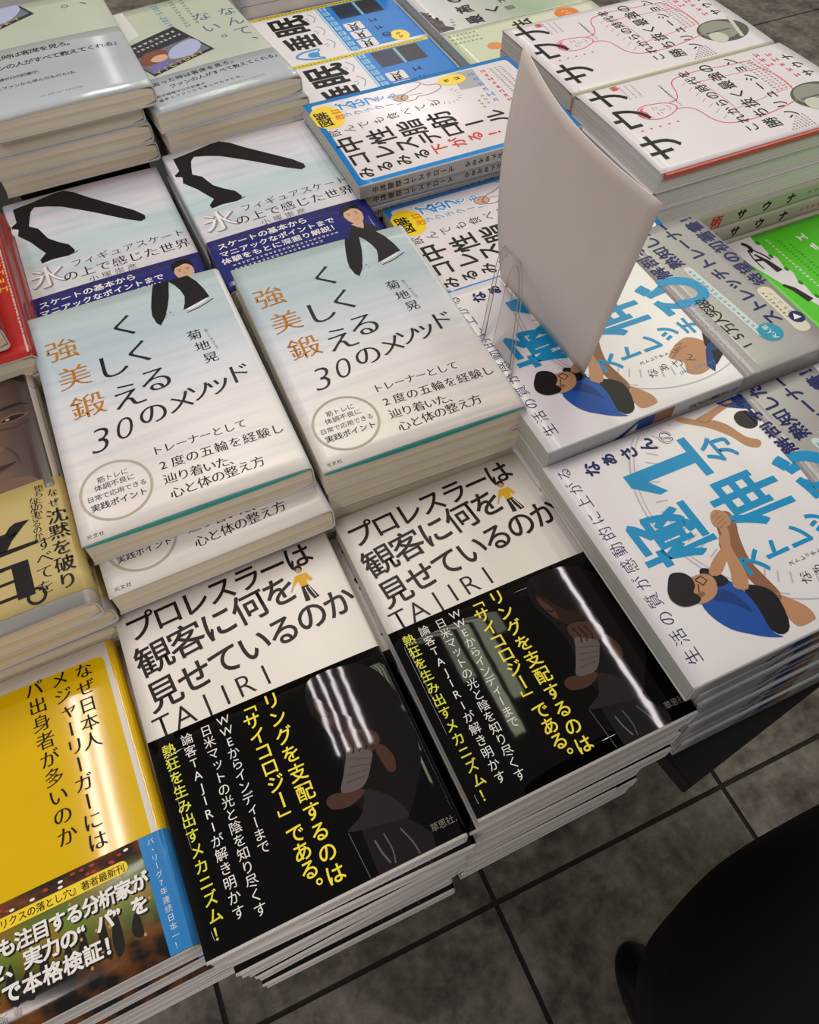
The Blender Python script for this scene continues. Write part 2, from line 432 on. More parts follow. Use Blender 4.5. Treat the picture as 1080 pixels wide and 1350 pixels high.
def spec(W, H, T, side, cover_m, page_m, art, spine_m=None, spine_art=None, r=.002, th=.0006, band=None, flyleaf=None, fly_label='', inner_m=None, lo=0.0, ins=.0008):
    s = Spec(); s.W, s.H, s.T, s.side, s.cover_m, s.page_m, s.art = W / 1000, H / 1000, T / 1000, side, cover_m, page_m, art
    s.spine_m = spine_m or cover_m; s.spine_art = spine_art; s.r = r; s.th = th; s.band = band; s.flyleaf = flyleaf; s.fly_label = fly_label
    s.inner_m = inner_m or mat('card_white', '#d8d5cf', .6); s.lo = lo; s.ins = ins
    return s
ORD = ['topmost', 'second from the top', 'third from the top', 'fourth from the top', 'fifth from the top', 'sixth from the top', 'seventh from the top', 'eighth from the top', 'ninth from the top', 'tenth from the top', 'eleventh from the top']
PROTO = {}
def pile(name, sp, n, x, y, ztop, deg, top_label, low_label, group, bend=None, key=None, jit=.0015, jrot=.6, shifts=None, cat='book'):
    """a pile of n books; (x,y) the top book's lower-left corner, ztop the height of its cover below the camera"""
    key = key or name
    z = CZ + ztop
    for k in range(n):
        b = bend if k == 0 else None
        pk = (key, 'top' if b else 'flat')
        if pk not in PROTO: o = make_book(name, sp, b); PROTO[pk] = o
        else: o = copy_thing(PROTO[pk])
        dx = dy = dr = 0.0
        if k:
            dx = rnd.uniform(-jit, jit); dy = rnd.uniform(-jit, jit) ; dr = rnd.uniform(-jrot, jrot)
            if shifts and k in shifts: dx, dy, dr = shifts[k]
        o.location = (x + dx, y + dy, z - (k + 1) * sp.T - k * .0004)
        o.rotation_euler = (0, 0, math.radians(deg + dr))
        tag(o, top_label if k == 0 else low_label.format(ORD[k] if k < n - 1 else 'bottom'), cat, group)
    return z - n * sp.T - (n - 1) * .0004
# ------------------------------------------------------------------ setting
def floor():
    m = bpy.data.materials.new('stone_tiles'); m.use_nodes = True; nt = m.node_tree; b = nt.nodes['Principled BSDF']
    tc = nt.nodes.new('ShaderNodeTexCoord')
    def noise(s, d):
        n = nt.nodes.new('ShaderNodeTexNoise'); n.inputs['Scale'].default_value = s; n.inputs['Detail'].default_value = d; n.inputs['Roughness'].default_value = .65
        nt.links.new(tc.outputs['Object'], n.inputs['Vector']); return n
    n1 = noise(9, 6); n2 = noise(45, 4)
    ad = nt.nodes.new('ShaderNodeMath'); ad.operation = 'MULTIPLY_ADD'; ad.inputs[1].default_value = .5
    nt.links.new(n2.outputs['Fac'], ad.inputs[0]); nt.links.new(n1.outputs['Fac'], ad.inputs[2])
    cr = nt.nodes.new('ShaderNodeValToRGB'); e = cr.color_ramp.elements
    e[0].position = .55; e[0].color = lin('#3f3931') + (1,); e[1].position = .95; e[1].color = lin('#989284') + (1,)
    x = e.new(.72); x.color = lin('#6b6458') + (1,)
    nt.links.new(ad.outputs[0], cr.inputs[0])
    nt.links.new(cr.outputs[0], b.inputs['Base Color']); b.inputs['Roughness'].default_value = .35
    bp = nt.nodes.new('ShaderNodeBump'); bp.inputs['Distance'].default_value = .001; bp.inputs['Strength'].default_value = .4
    nt.links.new(n2.outputs['Fac'], bp.inputs['Height']); nt.links.new(bp.outputs['Normal'], b.inputs['Normal'])
    g = mat('grout', '#2c2824', .9)
    vs = []; fs = []; fm = []
    def q(x0, y0, x1, y1, z, mi):
        k = len(vs); vs.extend([(x0, y0, z), (x1, y0, z), (x1, y1, z), (x0, y1, z)]); fs.append([k, k + 1, k + 2, k + 3]); fm.append(mi)
    S = .4395; gw = .004
    X = [.176 + S * i for i in range(-5, 9)]; Y = [.095 + S * j for j in range(-4, 9)]
    q(X[0], Y[0], X[-1], Y[-1], -.003, 1)
    for i in range(len(X) - 1):
        for j in range(len(Y) - 1):
            x0, x1, y0, y1 = X[i] + gw, X[i + 1] - gw, Y[j] + gw, Y[j + 1] - gw
            q(x0, y0, x1, y1, 0, 0)
            k = len(vs) - 4
            for a, c in ((0, 1), (1, 2), (2, 3), (3, 0)):
                va, vc = vs[k + a], vs[k + c]; n = len(vs)
                vs.extend([va, (va[0], va[1], -.003), (vc[0], vc[1], -.003), vc]); fs.append([n, n + 1, n + 2, n + 3]); fm.append(0)
    o = mesh_obj('floor', vs, fs, [m, g], fm); o['kind'] = 'structure'; o['label'] = 'grey brown stone tile shop floor with dark grout lines'
floor()

BLACK_LAM = mat('black_laminate', '#0d0c0b', .45)
TZ = CZ - .552                                   # table top
table = empty('display_table', (0.14, .5, 0)); tag(table, 'low black display table under all the piles of books', 'table')
def tpart(name, x0, y0, z0, x1, y1, z1, bev=.002):
    bm = box_bm(x0 - .14, y0 - .5, z0, x1 - .14, y1 - .5, z1, bev); return bm_obj(name, bm, BLACK_LAM, table)
tpart('tabletop', -.40, .085, TZ - .035, .74, 1.14, TZ - .0005)
tpart('plinth', -.30, .30, 0.0, .64, 1.02, TZ - .036)
def riser(x0, y0, x1, y1, ztop):
    if ztop - .0012 > TZ + .004: tpart('riser', x0 + .006, y0 + .006, TZ - .0003, x1 - .006, y1 - .006, ztop - .0012, .001)

# ------------------------------------------------------------------ 1  wrestling book
BLK = mat('band_black', '#070606', .03, bump=.000012, bscale=90.0)
TWHITE = mat('cover_white_warm', '#e2ddd4', .33)
YEL = mat('ink_yellow', '#f2e03a', .3)
def art_wrestler():
    a = Art()
    w = (.014, .014)
    a.row('プロレスラーは', (12, 171.5), (106, 177), 17.5, INKB, wt=w)
    a.row('観客に何を', (14.5, 150.5), (89, 159.5), 20.5, INKB, wt=w)
    a.row('見せているのか', (14.5, 128.8), (117, 139.5), 19, INKB, wt=w)
    a.row('TAJIRI', (9.5, 111.5), (66, 115.5), 17, INKB, wt=(-.012, -.012))
    # small figure in a yellow shirt
    skin = mat('print_skin', '#c39a72', .4); yl = mat('print_yellow', '#dfae22', .4)
    a.ell(103.3, 168.8, 2.2, 2.6, INKB, 3); a.ell(103.1, 167.7, 1.6, 1.7, skin, 4)
    a.poly([(100, 165), (106.5, 165), (109, 159.5), (107, 158.5), (105.5, 161), (105.2, 157), (101, 157), (100.6, 161), (98, 159), (97.2, 160.5)], yl, 3)
    a.poly([(101, 157), (105.3, 157), (108.6, 147.5), (105.2, 147), (103.5, 152.5), (103, 147), (100.2, 147.2)], INKB, 3)
    a.line([(103, 156), (103.6, 148)], .5, WHITE_INK, 5); a.line([(105, 156), (107, 148)], .5, WHITE_INK, 5)
    a.line([(97.5, 159.7), (95, 156)], .9, skin, 4)
    return a
def art_wrestler_band():
    a = Art(); b = (.014, .014)
    a.colm('リングを支配するのは', (64, 100.5), (64, 10.5), 9.4, YEL, wt=b)
    a.colm('「サイコロジー」である。', (51.3, 103), (54, 8.5), 9.2, YEL, wt=b)
    a.colm('WWEからインディーまで', (38.3, 101), (37.8, 35), 6.2, WHITE_INK)
    a.colm('日米マットの光と陰を知り尽くす', (28.8, 99.6), (28.2, 11), 6.2, WHITE_INK)
    a.colm('論客TAJIRIが解き明かす', (18.8, 99.6), (19, 14), 6.2, WHITE_INK)
    a.colm('熱狂を生み出すメカニズム！', (9, 98), (9, 10), 6.9, mat('ink_yellow_green', '#d9dc3c', .3), wt=b)
    a.row('草思社', (114, 9.6), (122, 9.6), 4.2, mat('ink_grey', '#7c746c', .4))
    # dim photograph of a man bowing his head into bandaged fists
    P = lambda n, c: mat('photo_' + n, c, .03, bump=.000012, bscale=90.0)
    hair = P('hair', '#1a1413'); sk = P('skin', '#4a332a'); skd = P('skin_dark', '#2c1e19'); bd = P('bandage', '#5f5755'); sh = P('shirt', '#191516'); sh2 = P('shirt_fold', '#2a2526'); tr = P('trousers', '#1e1b1c'); hl = P('fold', '#5e5a5c')
    a.poly([(84, 102), (98, 103.5), (112, 101), (120, 93), (124, 80), (125, 60), (122, 42), (114, 30), (104, 20), (90, 25), (83, 40), (86, 60), (84, 74), (80, 88)], sh, 2, 4)
    a.poly([(86, 101), (96, 104), (107, 101), (113, 92), (112, 82), (104, 76), (95, 76), (88, 82), (84, 91)], hair, 3, 4)
    a.poly([(83.5, 92.5), (87, 90), (91, 83), (96, 77), (101, 73), (99, 68), (94, 66.5), (90, 71), (86.5, 77), (84, 84)], skd, 4, 4)
    a.poly([(83.6, 91), (86, 88), (89, 80), (88, 74.5), (85.5, 79), (83.5, 86)], sk, 5, 4)
    a.line([(85, 82), (87.5, 79.8), (88.5, 80.5)], .7, hair, 6)
    a.poly([(90, 68.5), (96, 69), (103, 66), (107, 62), (106, 57), (99, 54.5), (92, 57), (89, 63)], sk, 6, 4)
    for i in range(4): a.line([(92 + i * 3.4, 67.5 - i * 1), (93.5 + i * 3.2, 61 - i), (92 + i * 3.2, 57.5 - i * .3)], .8, skd, 7, 3)
    a.poly([(90.5, 61.5), (97, 58), (101, 54.5), (98, 49), (93.5, 43), (88.5, 40.5), (80, 42.5), (84, 50), (88, 57)], bd, 7, 4)
    for t in (.15, .35, .55, .75): a.line([(82 + t * 9.5, 43 + t * 17), (93 + t * 9, 43.5 + t * 11)], .45, P('bandage_line', '#4c4544'), 8)
    a.poly([(80.5, 42.5), (88.5, 40.8), (90, 38), (82, 35), (73.5, 36.8), (71.5, 41), (74.5, 43.5)], sk, 6, 4)
    a.poly([(103, 55), (107, 56), (110, 48), (108, 41.5), (104.5, 42.5), (103.5, 48)], sk, 6, 4)
    a.poly([(91, 39), (97, 35), (103, 27.5), (105, 19), (92, 21), (76, 24.5), (84, 28.5), (88, 34)], sh2, 3, 4)
    a.poly([(82, 23), (104, 19), (112, 8), (111, 1), (82, 1)], tr, 3)
    a.line([(86, 16), (87, 10), (89, 4)], .9, hl, 5, 3); a.line([(91, 17), (92, 9), (91, 3)], .6, hl, 5, 3); a.line([(99, 16), (102, 8), (103, 2)], .7, hl, 5, 3)
    a.line([(76, 24), (78, 2)], .35, hl, 4)
    return a
W_SPINE = Art(); W_SPINE.rect(2, 108, 14, 180, TWHITE, 1)
for i in range(6): W_SPINE.marks(8, 178 - i * 11, 8, 170 - i * 11, 5, INK, 3, i)
WB_SP = Art()
for i in range(8): WB_SP.marks(8, 100 - i * 11, 8, 92 - i * 11, 3.4, mat('ink_grey', '#7c746c', .4), 3, i)
WR = spec(127, 187, 16.2, 'R', TWHITE, PAGES_WHITE, art_wrestler(), TWHITE, W_SPINE, r=.0022, th=.0009,
          band=dict(h=.106, y0=.0014, m=BLK, art=art_wrestler_band(), spine_art=WB_SP))
def bow(W, a, c):      # gentle rise towards the free edge plus a shallow belly
    W /= 1000
    return lambda x, y: a * ((W - x) / W) ** 2 * 1.0 + c * math.sin(math.pi * min(1, max(0, x / W)))
bw = bow(127, .0004, .0011)
pile('wrestling_book', WR, 10, -.0757, .0564, -.3823, .47, 'topmost black-banded wrestling book, its pile beside the yellow book',
     'black-banded white paperback {} in the front pile beside the yellow book', 'wrestling books in the front left pile', bw, jit=.0028, jrot=1.2,
     shifts={1: (.004, -.0005, -1.4), 2: (-.003, .002, 1.0), 3: (.002, -.003, .5), 4: (.003, -.0022, .9), 6: (.006, .003, -.6)})
pile('wrestling_book', WR, 10, .0578, .0600, -.3803, .55, 'topmost black-banded wrestling book, its pile beside the stretching books',
     'black-banded white paperback {} in the front pile beside the stretching books', 'wrestling books in the front right pile', bw, jit=.0022, jrot=.8,
     shifts={1: (-.004, -.001, .6), 4: (-.006, .0015, .5), 5: (-.012, -.0012, .2), 6: (-.014, .001, .2), 7: (-.02, -.0005, -.3)})

# ------------------------------------------------------------------ 2  30-method training book
ICE = ramp_mat('cover_ice', [(0, '#e9e2d8'), (.35, '#e2dcdb'), (.55, '#d3d6dc'), (.75, '#b4c4cd'), (1, '#b9cac9')], .27, streak=.32, sscale=(1.4, 26, 1), streak_col='#8fa9bd', bump=.00008, bscale=4.0)
TEAL = mat('flyleaf_teal', '#2fa39a', .6)
GOLD = mat('ink_orange_gold', '#b8761f', .4); TAUPE = mat('ink_taupe', '#b7aa98', .5); NAVY_BK = mat('ink_navy_black', '#1b1a22', .35)
def art_method():
    a = Art(); min_ = (.006, -.020); m2 = (.010, -.012)
    a.colm('強美鍛', (16.2, 151.5), (22.3, 97.5), 21, GOLD, wt=(.008, -.016))
    a.colm('くくる', (57, 156), (64, 101.5), 23, NAVY_BK, wt=m2); a.colm('しえ', (42, 124), (45.8, 95.5), 23, NAVY_BK, wt=m2)
    a.char('3', 24, 68, 27, NAVY_BK, 4, (-.012, -.022), 1.0, 0, .22); a.char('0', 38.5, 71, 24, NAVY_BK, 4, (-.012, -.022), .95, 0, .22)
    for ch, x, y, s_ in (('の', 56, 75, 19), ('メ', 73, 77.5, 19), ('ソ', 85.5, 80.5, 17), ('ッ', 97, 82.5, 19), ('ド', 111, 86, 18)): a.char(ch, x, y, s_, NAVY_BK, 4, m2)
    a.colm('菊地晃', (95.6, 129.5), (99.6, 106), 9.6, NAVY_BK, wt=m2)
    for i, ch in enumerate('Akira Kikuchi'): a.char(ch, 103.5 + i * .2, 131 - i * 1.6, 3.0, mat('ink_grey', '#7c746c', .4), 4, (-.01, -.02), 1, -math.pi / 2)
    a.row('トレーナーとして', (51.5, 46.5), (100.5, 46), 7.2, NAVY_BK, wt=m2)
    a.row('2度の五輪を経験し', (52, 34.6), (118.5, 34), 8.0, NAVY_BK, wt=m2)
    a.row('辿り着いた、', (53.5, 24.2), (90, 22.6), 8.0, NAVY_BK, wt=m2)
    a.row('心と体の整え方', (54.5, 13.5), (101, 15.2), 8.2, NAVY_BK, wt=m2)
    a.ring(24.6, 29.2, 19, 19.6, 1.1, TAUPE, 3)
    a.ring(24.6, 29.2, 19.9, 20.4, .3, TAUPE, 3)
    for i, (t, y, s_) in enumerate((('筋トレに', 39.5, 4.5), ('体調不良に', 34.2, 4.6), ('日常で応用できる', 28.0, 4.2), ('実践ポイント', 21.5, 5.3))):
        w = s_ * .98 * (len(t) - 1) / 2; a.row(t, (24.7 - w, y), (24.7 + w, y), s_, NAVY_BK, wt=(.012, .002) if i == 3 else (0, -.01))
    a.row('光文社', (5, 4.2), (11.4, 4.2), 2.9, INK)
    legs = mat('print_black_cloth', '#120f11', .3); bl = mat('print_blade', '#dfe3e4', .3); dk = mat('print_dark', '#3b3736', .4); sock = mat('print_cloth_dust', '#302b30', .3)
    a.poly([(83, 187.9), (93.6, 187.9), (92, 181), (89.6, 171), (86.5, 162), (82.8, 153), (78.3, 146.4), (76.3, 150), (75.3, 158), (76.6, 166), (79.2, 176), (81, 182)], legs, 3)
    a.poly([(92.5, 187.9), (106.5, 187.9), (110.5, 180), (113.2, 170), (114.4, 161.5), (108, 159), (101.4, 157), (95.3, 155.2), (97.6, 161), (99.4, 168), (98.4, 175), (96, 182)], legs, 3)
    a.poly([(97.5, 155.6), (97, 154), (100, 153.6), (108, 156.6), (113.5, 159.8), (112, 160.6), (104, 157.6)], bl, 4)
    a.line([(97, 151.8), (106, 153.8), (116, 158.6)], .7, dk, 5, 3); a.line([(97, 155.5), (104, 158), (112, 161)], .6, dk, 5)
    r = random.Random(4)
    for i in range(16): a.ell(79 + r.random() * 10, 150 + r.random() * 30, .35, .35, sock, 5, 6)
    for i in range(12): a.ell(98 + r.random() * 13, 160 + r.random() * 22, .3, .3, sock, 5, 6)
    return a
ME = spec(128, 188, 18.5, 'R', ICE, PAGES_CREAM, art_method(), mat('spine_pale', '#d8dadb', .3), None, r=.0035, th=.0007, flyleaf=(TEAL, .0032, lambda t: .25 + .75 * math.sin(math.pi * min(1, t * 1.02)) if t < .97 else .2), fly_label='teal flyleaf')
bm1 = bow(128, .0008, .0012)
z1 = pile('training_book', ME, 4, -.0751, .2592, -.3384, 0, 'topmost ice-blue book with orange characters, left pile of the two',
     'ice-blue training book {} in the left pile behind the wrestling book', 'training books in the left pile', bm1, jit=.001, jrot=.3,
     shifts={1: (.003, -.0235, 2.0), 2: (.006, -.012, 1.2), 3: (.008, -.010, .6)})
riser(-.075, .262, .05, .44, z1)
z1 = pile('training_book', ME, 4, .0562, .2517, -.3388, -1, 'topmost ice-blue book with orange characters, next to the clear card stand',
     'ice-blue training book {} in the pile left of the clear card stand', 'training books in the right pile', bm1, jit=.0012, jrot=.4)
riser(.058, .262, .18, .43, z1)

# ------------------------------------------------------------------ 3  skating-world book
ICE2 = ramp_mat('cover_rink', [(0, '#cfccd2'), (.4, '#d6d2d8'), (.6, '#bccfd3'), (.78, '#d9d6dc'), (1, '#c9c2cc')], .22, streak=.5, sscale=(1.2, 18, 1), streak_col='#8fb5bd', bump=.00008, bscale=4.0)
BANDNAVY = mat('band_navy', '#20256e', .16)
def art_rink():
    a = Art(); bk = mat('print_black_cloth', '#120f11', .3); f = .93; m2 = (0, -.02)
    leg = [(0.5, 178), (22.7, 182), (42, 186.5), (49.6, 187), (57, 181), (66.2, 169), (82, 151), (96.3, 135), (102.5, 125), (102, 120), (98, 118.2), (87.6, 126), (66.6, 146), (44.9, 165), (34, 171), (24.1, 174.6), (20.5, 170), (18.6, 163.5), (15.9, 151), (22.2, 144.5), (26.8, 129), (33, 121), (40.2, 113.8), (43, 105), (41.5, 101.5), (37.6, 100.3), (26, 101.6), (17, 100.2), (16.6, 105), (22.0, 111.3), (18, 120), (14.0, 129.5), (7, 141), (0.5, 151)]
    a.poly(leg, bk, 3)
    bl = mat('print_blade', '#dfe3e4', .3)
    a.line([(16, 98.4), (28, 99.6), (40, 99.4)], 1.1, bl, 4); a.line([(38, 101), (45, 103)], .8, mat('print_dark', '#3b3736', .4), 4)
    sh = mat('print_shadow_grey', '#8b858f', .4)
    a.char('氷', 18.8, 82.2, 27, sh, 3, (.03, .02)); a.char('氷', 18, 83, 27, WHITE_INK, 4, (.002, -.014))
    a.row('フィギュアスケート', (41, 89), (121, 91), 9.6, INK, wt=m2)
    a.row('の上で感じた世界', (34, 76), (120, 77), 12, INK, wt=(.006, -.018))
    a.row('小塚崇彦', (49, 65.5), (78, 65.5), 7.6, mat('ink_grey_dark', '#57525a', .4), wt=m2)
    return a
def art_rink_band():
    a = Art(); b = (.02, .02)
    a.row('スケートの基本から', (10, 55.5), (74, 57.5), 8.0, WHITE_INK, wt=b)
    a.row('マニアックなポイントまで', (9, 45.5), (93, 48), 7.6, WHITE_INK, wt=b)
    a.row('体験をもとに深掘り解説！', (8, 36.5), (94, 39), 7.6, WHITE_INK, wt=b)
    a.marks(10, 29, 94, 31, 3, WHITE_INK, 3, 3); a.marks(10, 24, 80, 26, 3, WHITE_INK, 3, 4)
    sk = mat('print_face', '#cfa489', .3); hr = mat('print_hair', '#161011', .3); bk = mat('print_black_cloth', '#120f11', .3)
    a.poly([(97, 0.6), (99, 20), (103, 30), (109, 33.5), (116, 32.5), (122, 26), (124, 12), (124, .6)], bk, 3, 3)
    a.poly([(106, 36), (109, 31), (113, 27), (115, 33), (116, 38)], sk, 4)
    a.poly([(105, 50), (105.5, 43), (108, 37), (112, 34.5), (116.3, 37), (118.8, 43), (119, 50), (116, 55), (109, 56)], sk, 5, 4)
    a.poly([(104.5, 49), (104, 56), (108, 61), (114, 61.5), (119, 58), (120, 50), (118.5, 52), (115, 56), (110, 54.5), (106.5, 53)], hr, 6, 4)
    for x in (109, 115): a.line([(x - 1.5, 49.6), (x, 50.1), (x + 1.5, 49.6)], .45, hr, 7); a.ell(x, 48, .8, .45, hr, 7, 10)
    a.line([(112, 47), (111.6, 44), (112.6, 43.6)], .3, mat('print_face_line', '#a2705c', .4), 7); a.line([(109.8, 40.6), (112, 39.8), (114.3, 40.6)], .5, mat('print_lip', '#a8584f', .4), 7)
    return a
def scaled_early(a, sx, sy):
    b = Art(); b.items = [([(x * sx, y * sy) for x, y in vs], fs, m_, z) for vs, fs, m_, z in a.items]; return b
RI = spec(128, 188, 17.5, 'L', ICE2, PAGES_CREAM, art_rink(), ICE2, None, r=.0022, th=.0007, band=dict(h=.0615, m=BANDNAVY, art=scaled_early(art_rink_band(), 1, .93)))
z1 = pile('skating_book', RI, 3, .0562, .4425, -.358, 1, 'skating book with black-trousered legs on ice and navy band showing a young man',
     'skating book {} in the pile right of its twin, under navy band', 'skating books in the right pile', bow(128, .0, .0008), jit=.001)
riser(.058, .447, .18, .62, z1)
z1 = pile('skating_book', RI, 3, -.0775, .452, -.372, 1, 'skating book with black legs on ice, navy band mostly hidden, beside the red books',
     'skating book {} in the pile beside the red books', 'skating books in the left pile', bow(128, .0, .0008), jit=.001)
riser(-.075, .457, .048, .63, z1)
# ------------------------------------------------------------------ 4  baseball-fan book with wide translucent band
MIST = ramp_mat('cover_mist_green', [(0, '#c9cdc6'), (.4, '#b9c0b4'), (1, '#b4bda6')], .25, streak=.15, sscale=(3, 4, 1), streak_col='#9aa68e')
MISTB = ramp_mat('band_mist_grey', [(0, '#b9c1c6'), (.3, '#a9b0b8'), (.6, '#b0b6b6'), (1, '#b3bbb8')], .10)
def fan_photo(a, q):
    k = lambda s_, t: tuple((1 - s_) * (1 - t) * q[0][i] + s_ * (1 - t) * q[1][i] + s_ * t * q[2][i] + (1 - s_) * t * q[3][i] for i in (0, 1))
    pl = lambda pts, m_, z, sm=0: a.poly([k(*p) for p in pts], m_, z, sm)
    a.quad(q, mat('print_photo_dark', '#2c2b31', .3), 3)
    pl([(.02, .06), (.97, .06), (.97, .55), (.02, .60)], mat('print_photo_stand', '#6a6f7a', .3), 4)
    pl([(.05, .42), (.22, .62), (.46, .58), (.50, .42), (.34, .30), (.12, .30)], mat('print_cap_brown', '#7c4a33', .3), 5, 4)
    pl([(.42, .22), (.58, .46), (.94, .50), (.96, .26), (.72, .10)], mat('print_shirt_lilac', '#a9aed0', .3), 5, 4)
    pl([(.04, .12), (.18, .28), (.34, .22), (.30, .08)], mat('print_shirt_violet', '#7468a8', .3), 5, 4)
    pl([(.20, .40), (.32, .46), (.44, .40), (.40, .28), (.26, .28)], mat('print_face', '#cfa489', .3), 6, 4)
    p0, p1 = k(.10, .06), k(.80, .06)
    a.row('VICTORY', p0, p1, 8, mat('ink_yellow_dull', '#b9a44a', .4), 6, (.02, .02))
    p0, p1 = k(.2, .88), k(.95, .86); a.marks(p0[0], p0[1], p1[0], p1[1], 5, WHITE_INK, 5, 9)
    p0, p1 = k(.2, .76), k(.95, .72); a.marks(p0[0], p0[1], p1[0], p1[1], 4, WHITE_INK, 5, 10)
def art_fan(far):
    a = Art(); bl = mat('ink_slate_blue', '#4b5f86', .4); g = mat('ink_grey', '#7c746c', .4); lb = mat('ink_light_blue', '#5a93bd', .4)
    if far:
        a.colm('なんて、', (116, 141), (115, 76), 18, bl, wt=(0, -.015)); a.colm('ない。', (92, 142), (92, 92), 18, bl, wt=(0, -.015))
        a.marks(86, 186, 84, 130, 5, g, 3, 1); a.marks(76, 186, 74, 128, 5, g, 3, 2)
        for i, ch in enumerate('2015-2019'): a.char(ch, 60, 184 - i * 5.6, 9, lb, 4, (0, 0), 1, -math.pi / 2)
        a.quad([(-2, 118), (30, 136), (30, 187), (-2, 187)], mat('print_panel_pale', '#cfcfcc', .3), 2)
        fan_photo(a, [(19, 59), (80, 78), (62, 136), (2, 117)])
    else:
        a.char('、', 115, 172, 20, bl, 4, (0, -.015)); a.char('。', 99, 172, 20, bl, 4, (0, -.015))
        fan_photo(a, [(-6, 128), (66, 164), (40, 226), (-30, 190)])
    return a
def art_fan_band():
    a = Art(); b = (0, -.012)
    a.row('困った時は客席を見ろ。', (9, 96), (84, 96.5), 8.6, INK, wt=(.006, .002))
    a.row('ファンの人がすべて教えてくれる」', (10, 79), (119, 80.5), 8.4, INK, wt=(.006, .002))
    a.row('取材経験ゼロの記者が、', (8, 60), (52, 60), 5.0, INK)
    a.row('選手とファンから学んだものとは。', (8, 46), (78, 46), 5.0, INK)
    a.row('ベースボール・マガジン社', (46, 20), (76, 20.5), 2.8, mat('ink_grey', '#7c746c', .4))
    return a
FAN_ART = art_fan(False); FAN_FAR = art_fan(True)
FA = spec(128, 188, 15.5, 'R', MIST, PAGES_CREAM, FAN_ART, MIST, None, r=.0035, th=.0008, band=dict(h=.110, m=MISTB, art=art_fan_band()))
z1 = pile('baseball_book', FA, 2, -.064, .640, -.308, 1.5, 'grey-green baseball book lying uppermost at the top left corner, above a lower copy',
     'grey-green baseball book {} of the left pile, its band text half shadowed', 'baseball books at the back left', bow(128, .0, .0010), jit=.001,
     shifts={1: (-.0125, .010, -.5)})
FB = spec(128, 188, 15.5, 'R', MIST, PAGES_CREAM, FAN_FAR, MIST, None, r=.0035, th=.0008, band=dict(h=.056, m=MISTB, art=None))
def art_fan_band_low():
    a = Art()
    a.row('困った時は客席を見ろ。', (15, 45.5), (86, 49), 6.6, INK, wt=(.006, .002))
    a.row('ファンの人がすべて教えてくれる」', (27, 36), (124, 41.5), 6.6, INK, wt=(.006, .002))
    a.row('取材経験ゼロの記者が、', (11, 25.5), (54, 26), 4.0, INK); a.row('選手とファンから学んだものとは。', (11, 18.7), (84, 21.5), 4.0, INK)
    a.row('ベースボール・マガジン社', (70, 13), (100, 14.5), 2.6, mat('ink_grey', '#7c746c', .4))
    return a
FB.band['art'] = art_fan_band_low()
z2 = pile('baseball_book', FB, 3, .059, .638, -.329, 5, 'grey-green baseball book with large tilted photo and dates, beside the sleep books',
     'grey-green baseball book {} in the pile behind the navy-banded skating book', 'baseball books at the back right', bow(128, .0, .0010), jit=.001, key='baseball_b',
     shifts={1: (.003, -.002, -1), 2: (.004, -.004, -2)})
z3 = z1 - .0008
z3 = pile('baseball_book', FA, 2, -.0745, .6485, z1 - .0006 - CZ, 1, 'third baseball book down at the top left, thick cream page edge showing',
     'baseball book {} of the left back pile, just above the skating book', 'baseball books at the back left', None, jit=.001, key='baseball_book')
riser(-.072, .655, .05, .83, z3); riser(.062, .652, .17, .82, z2)

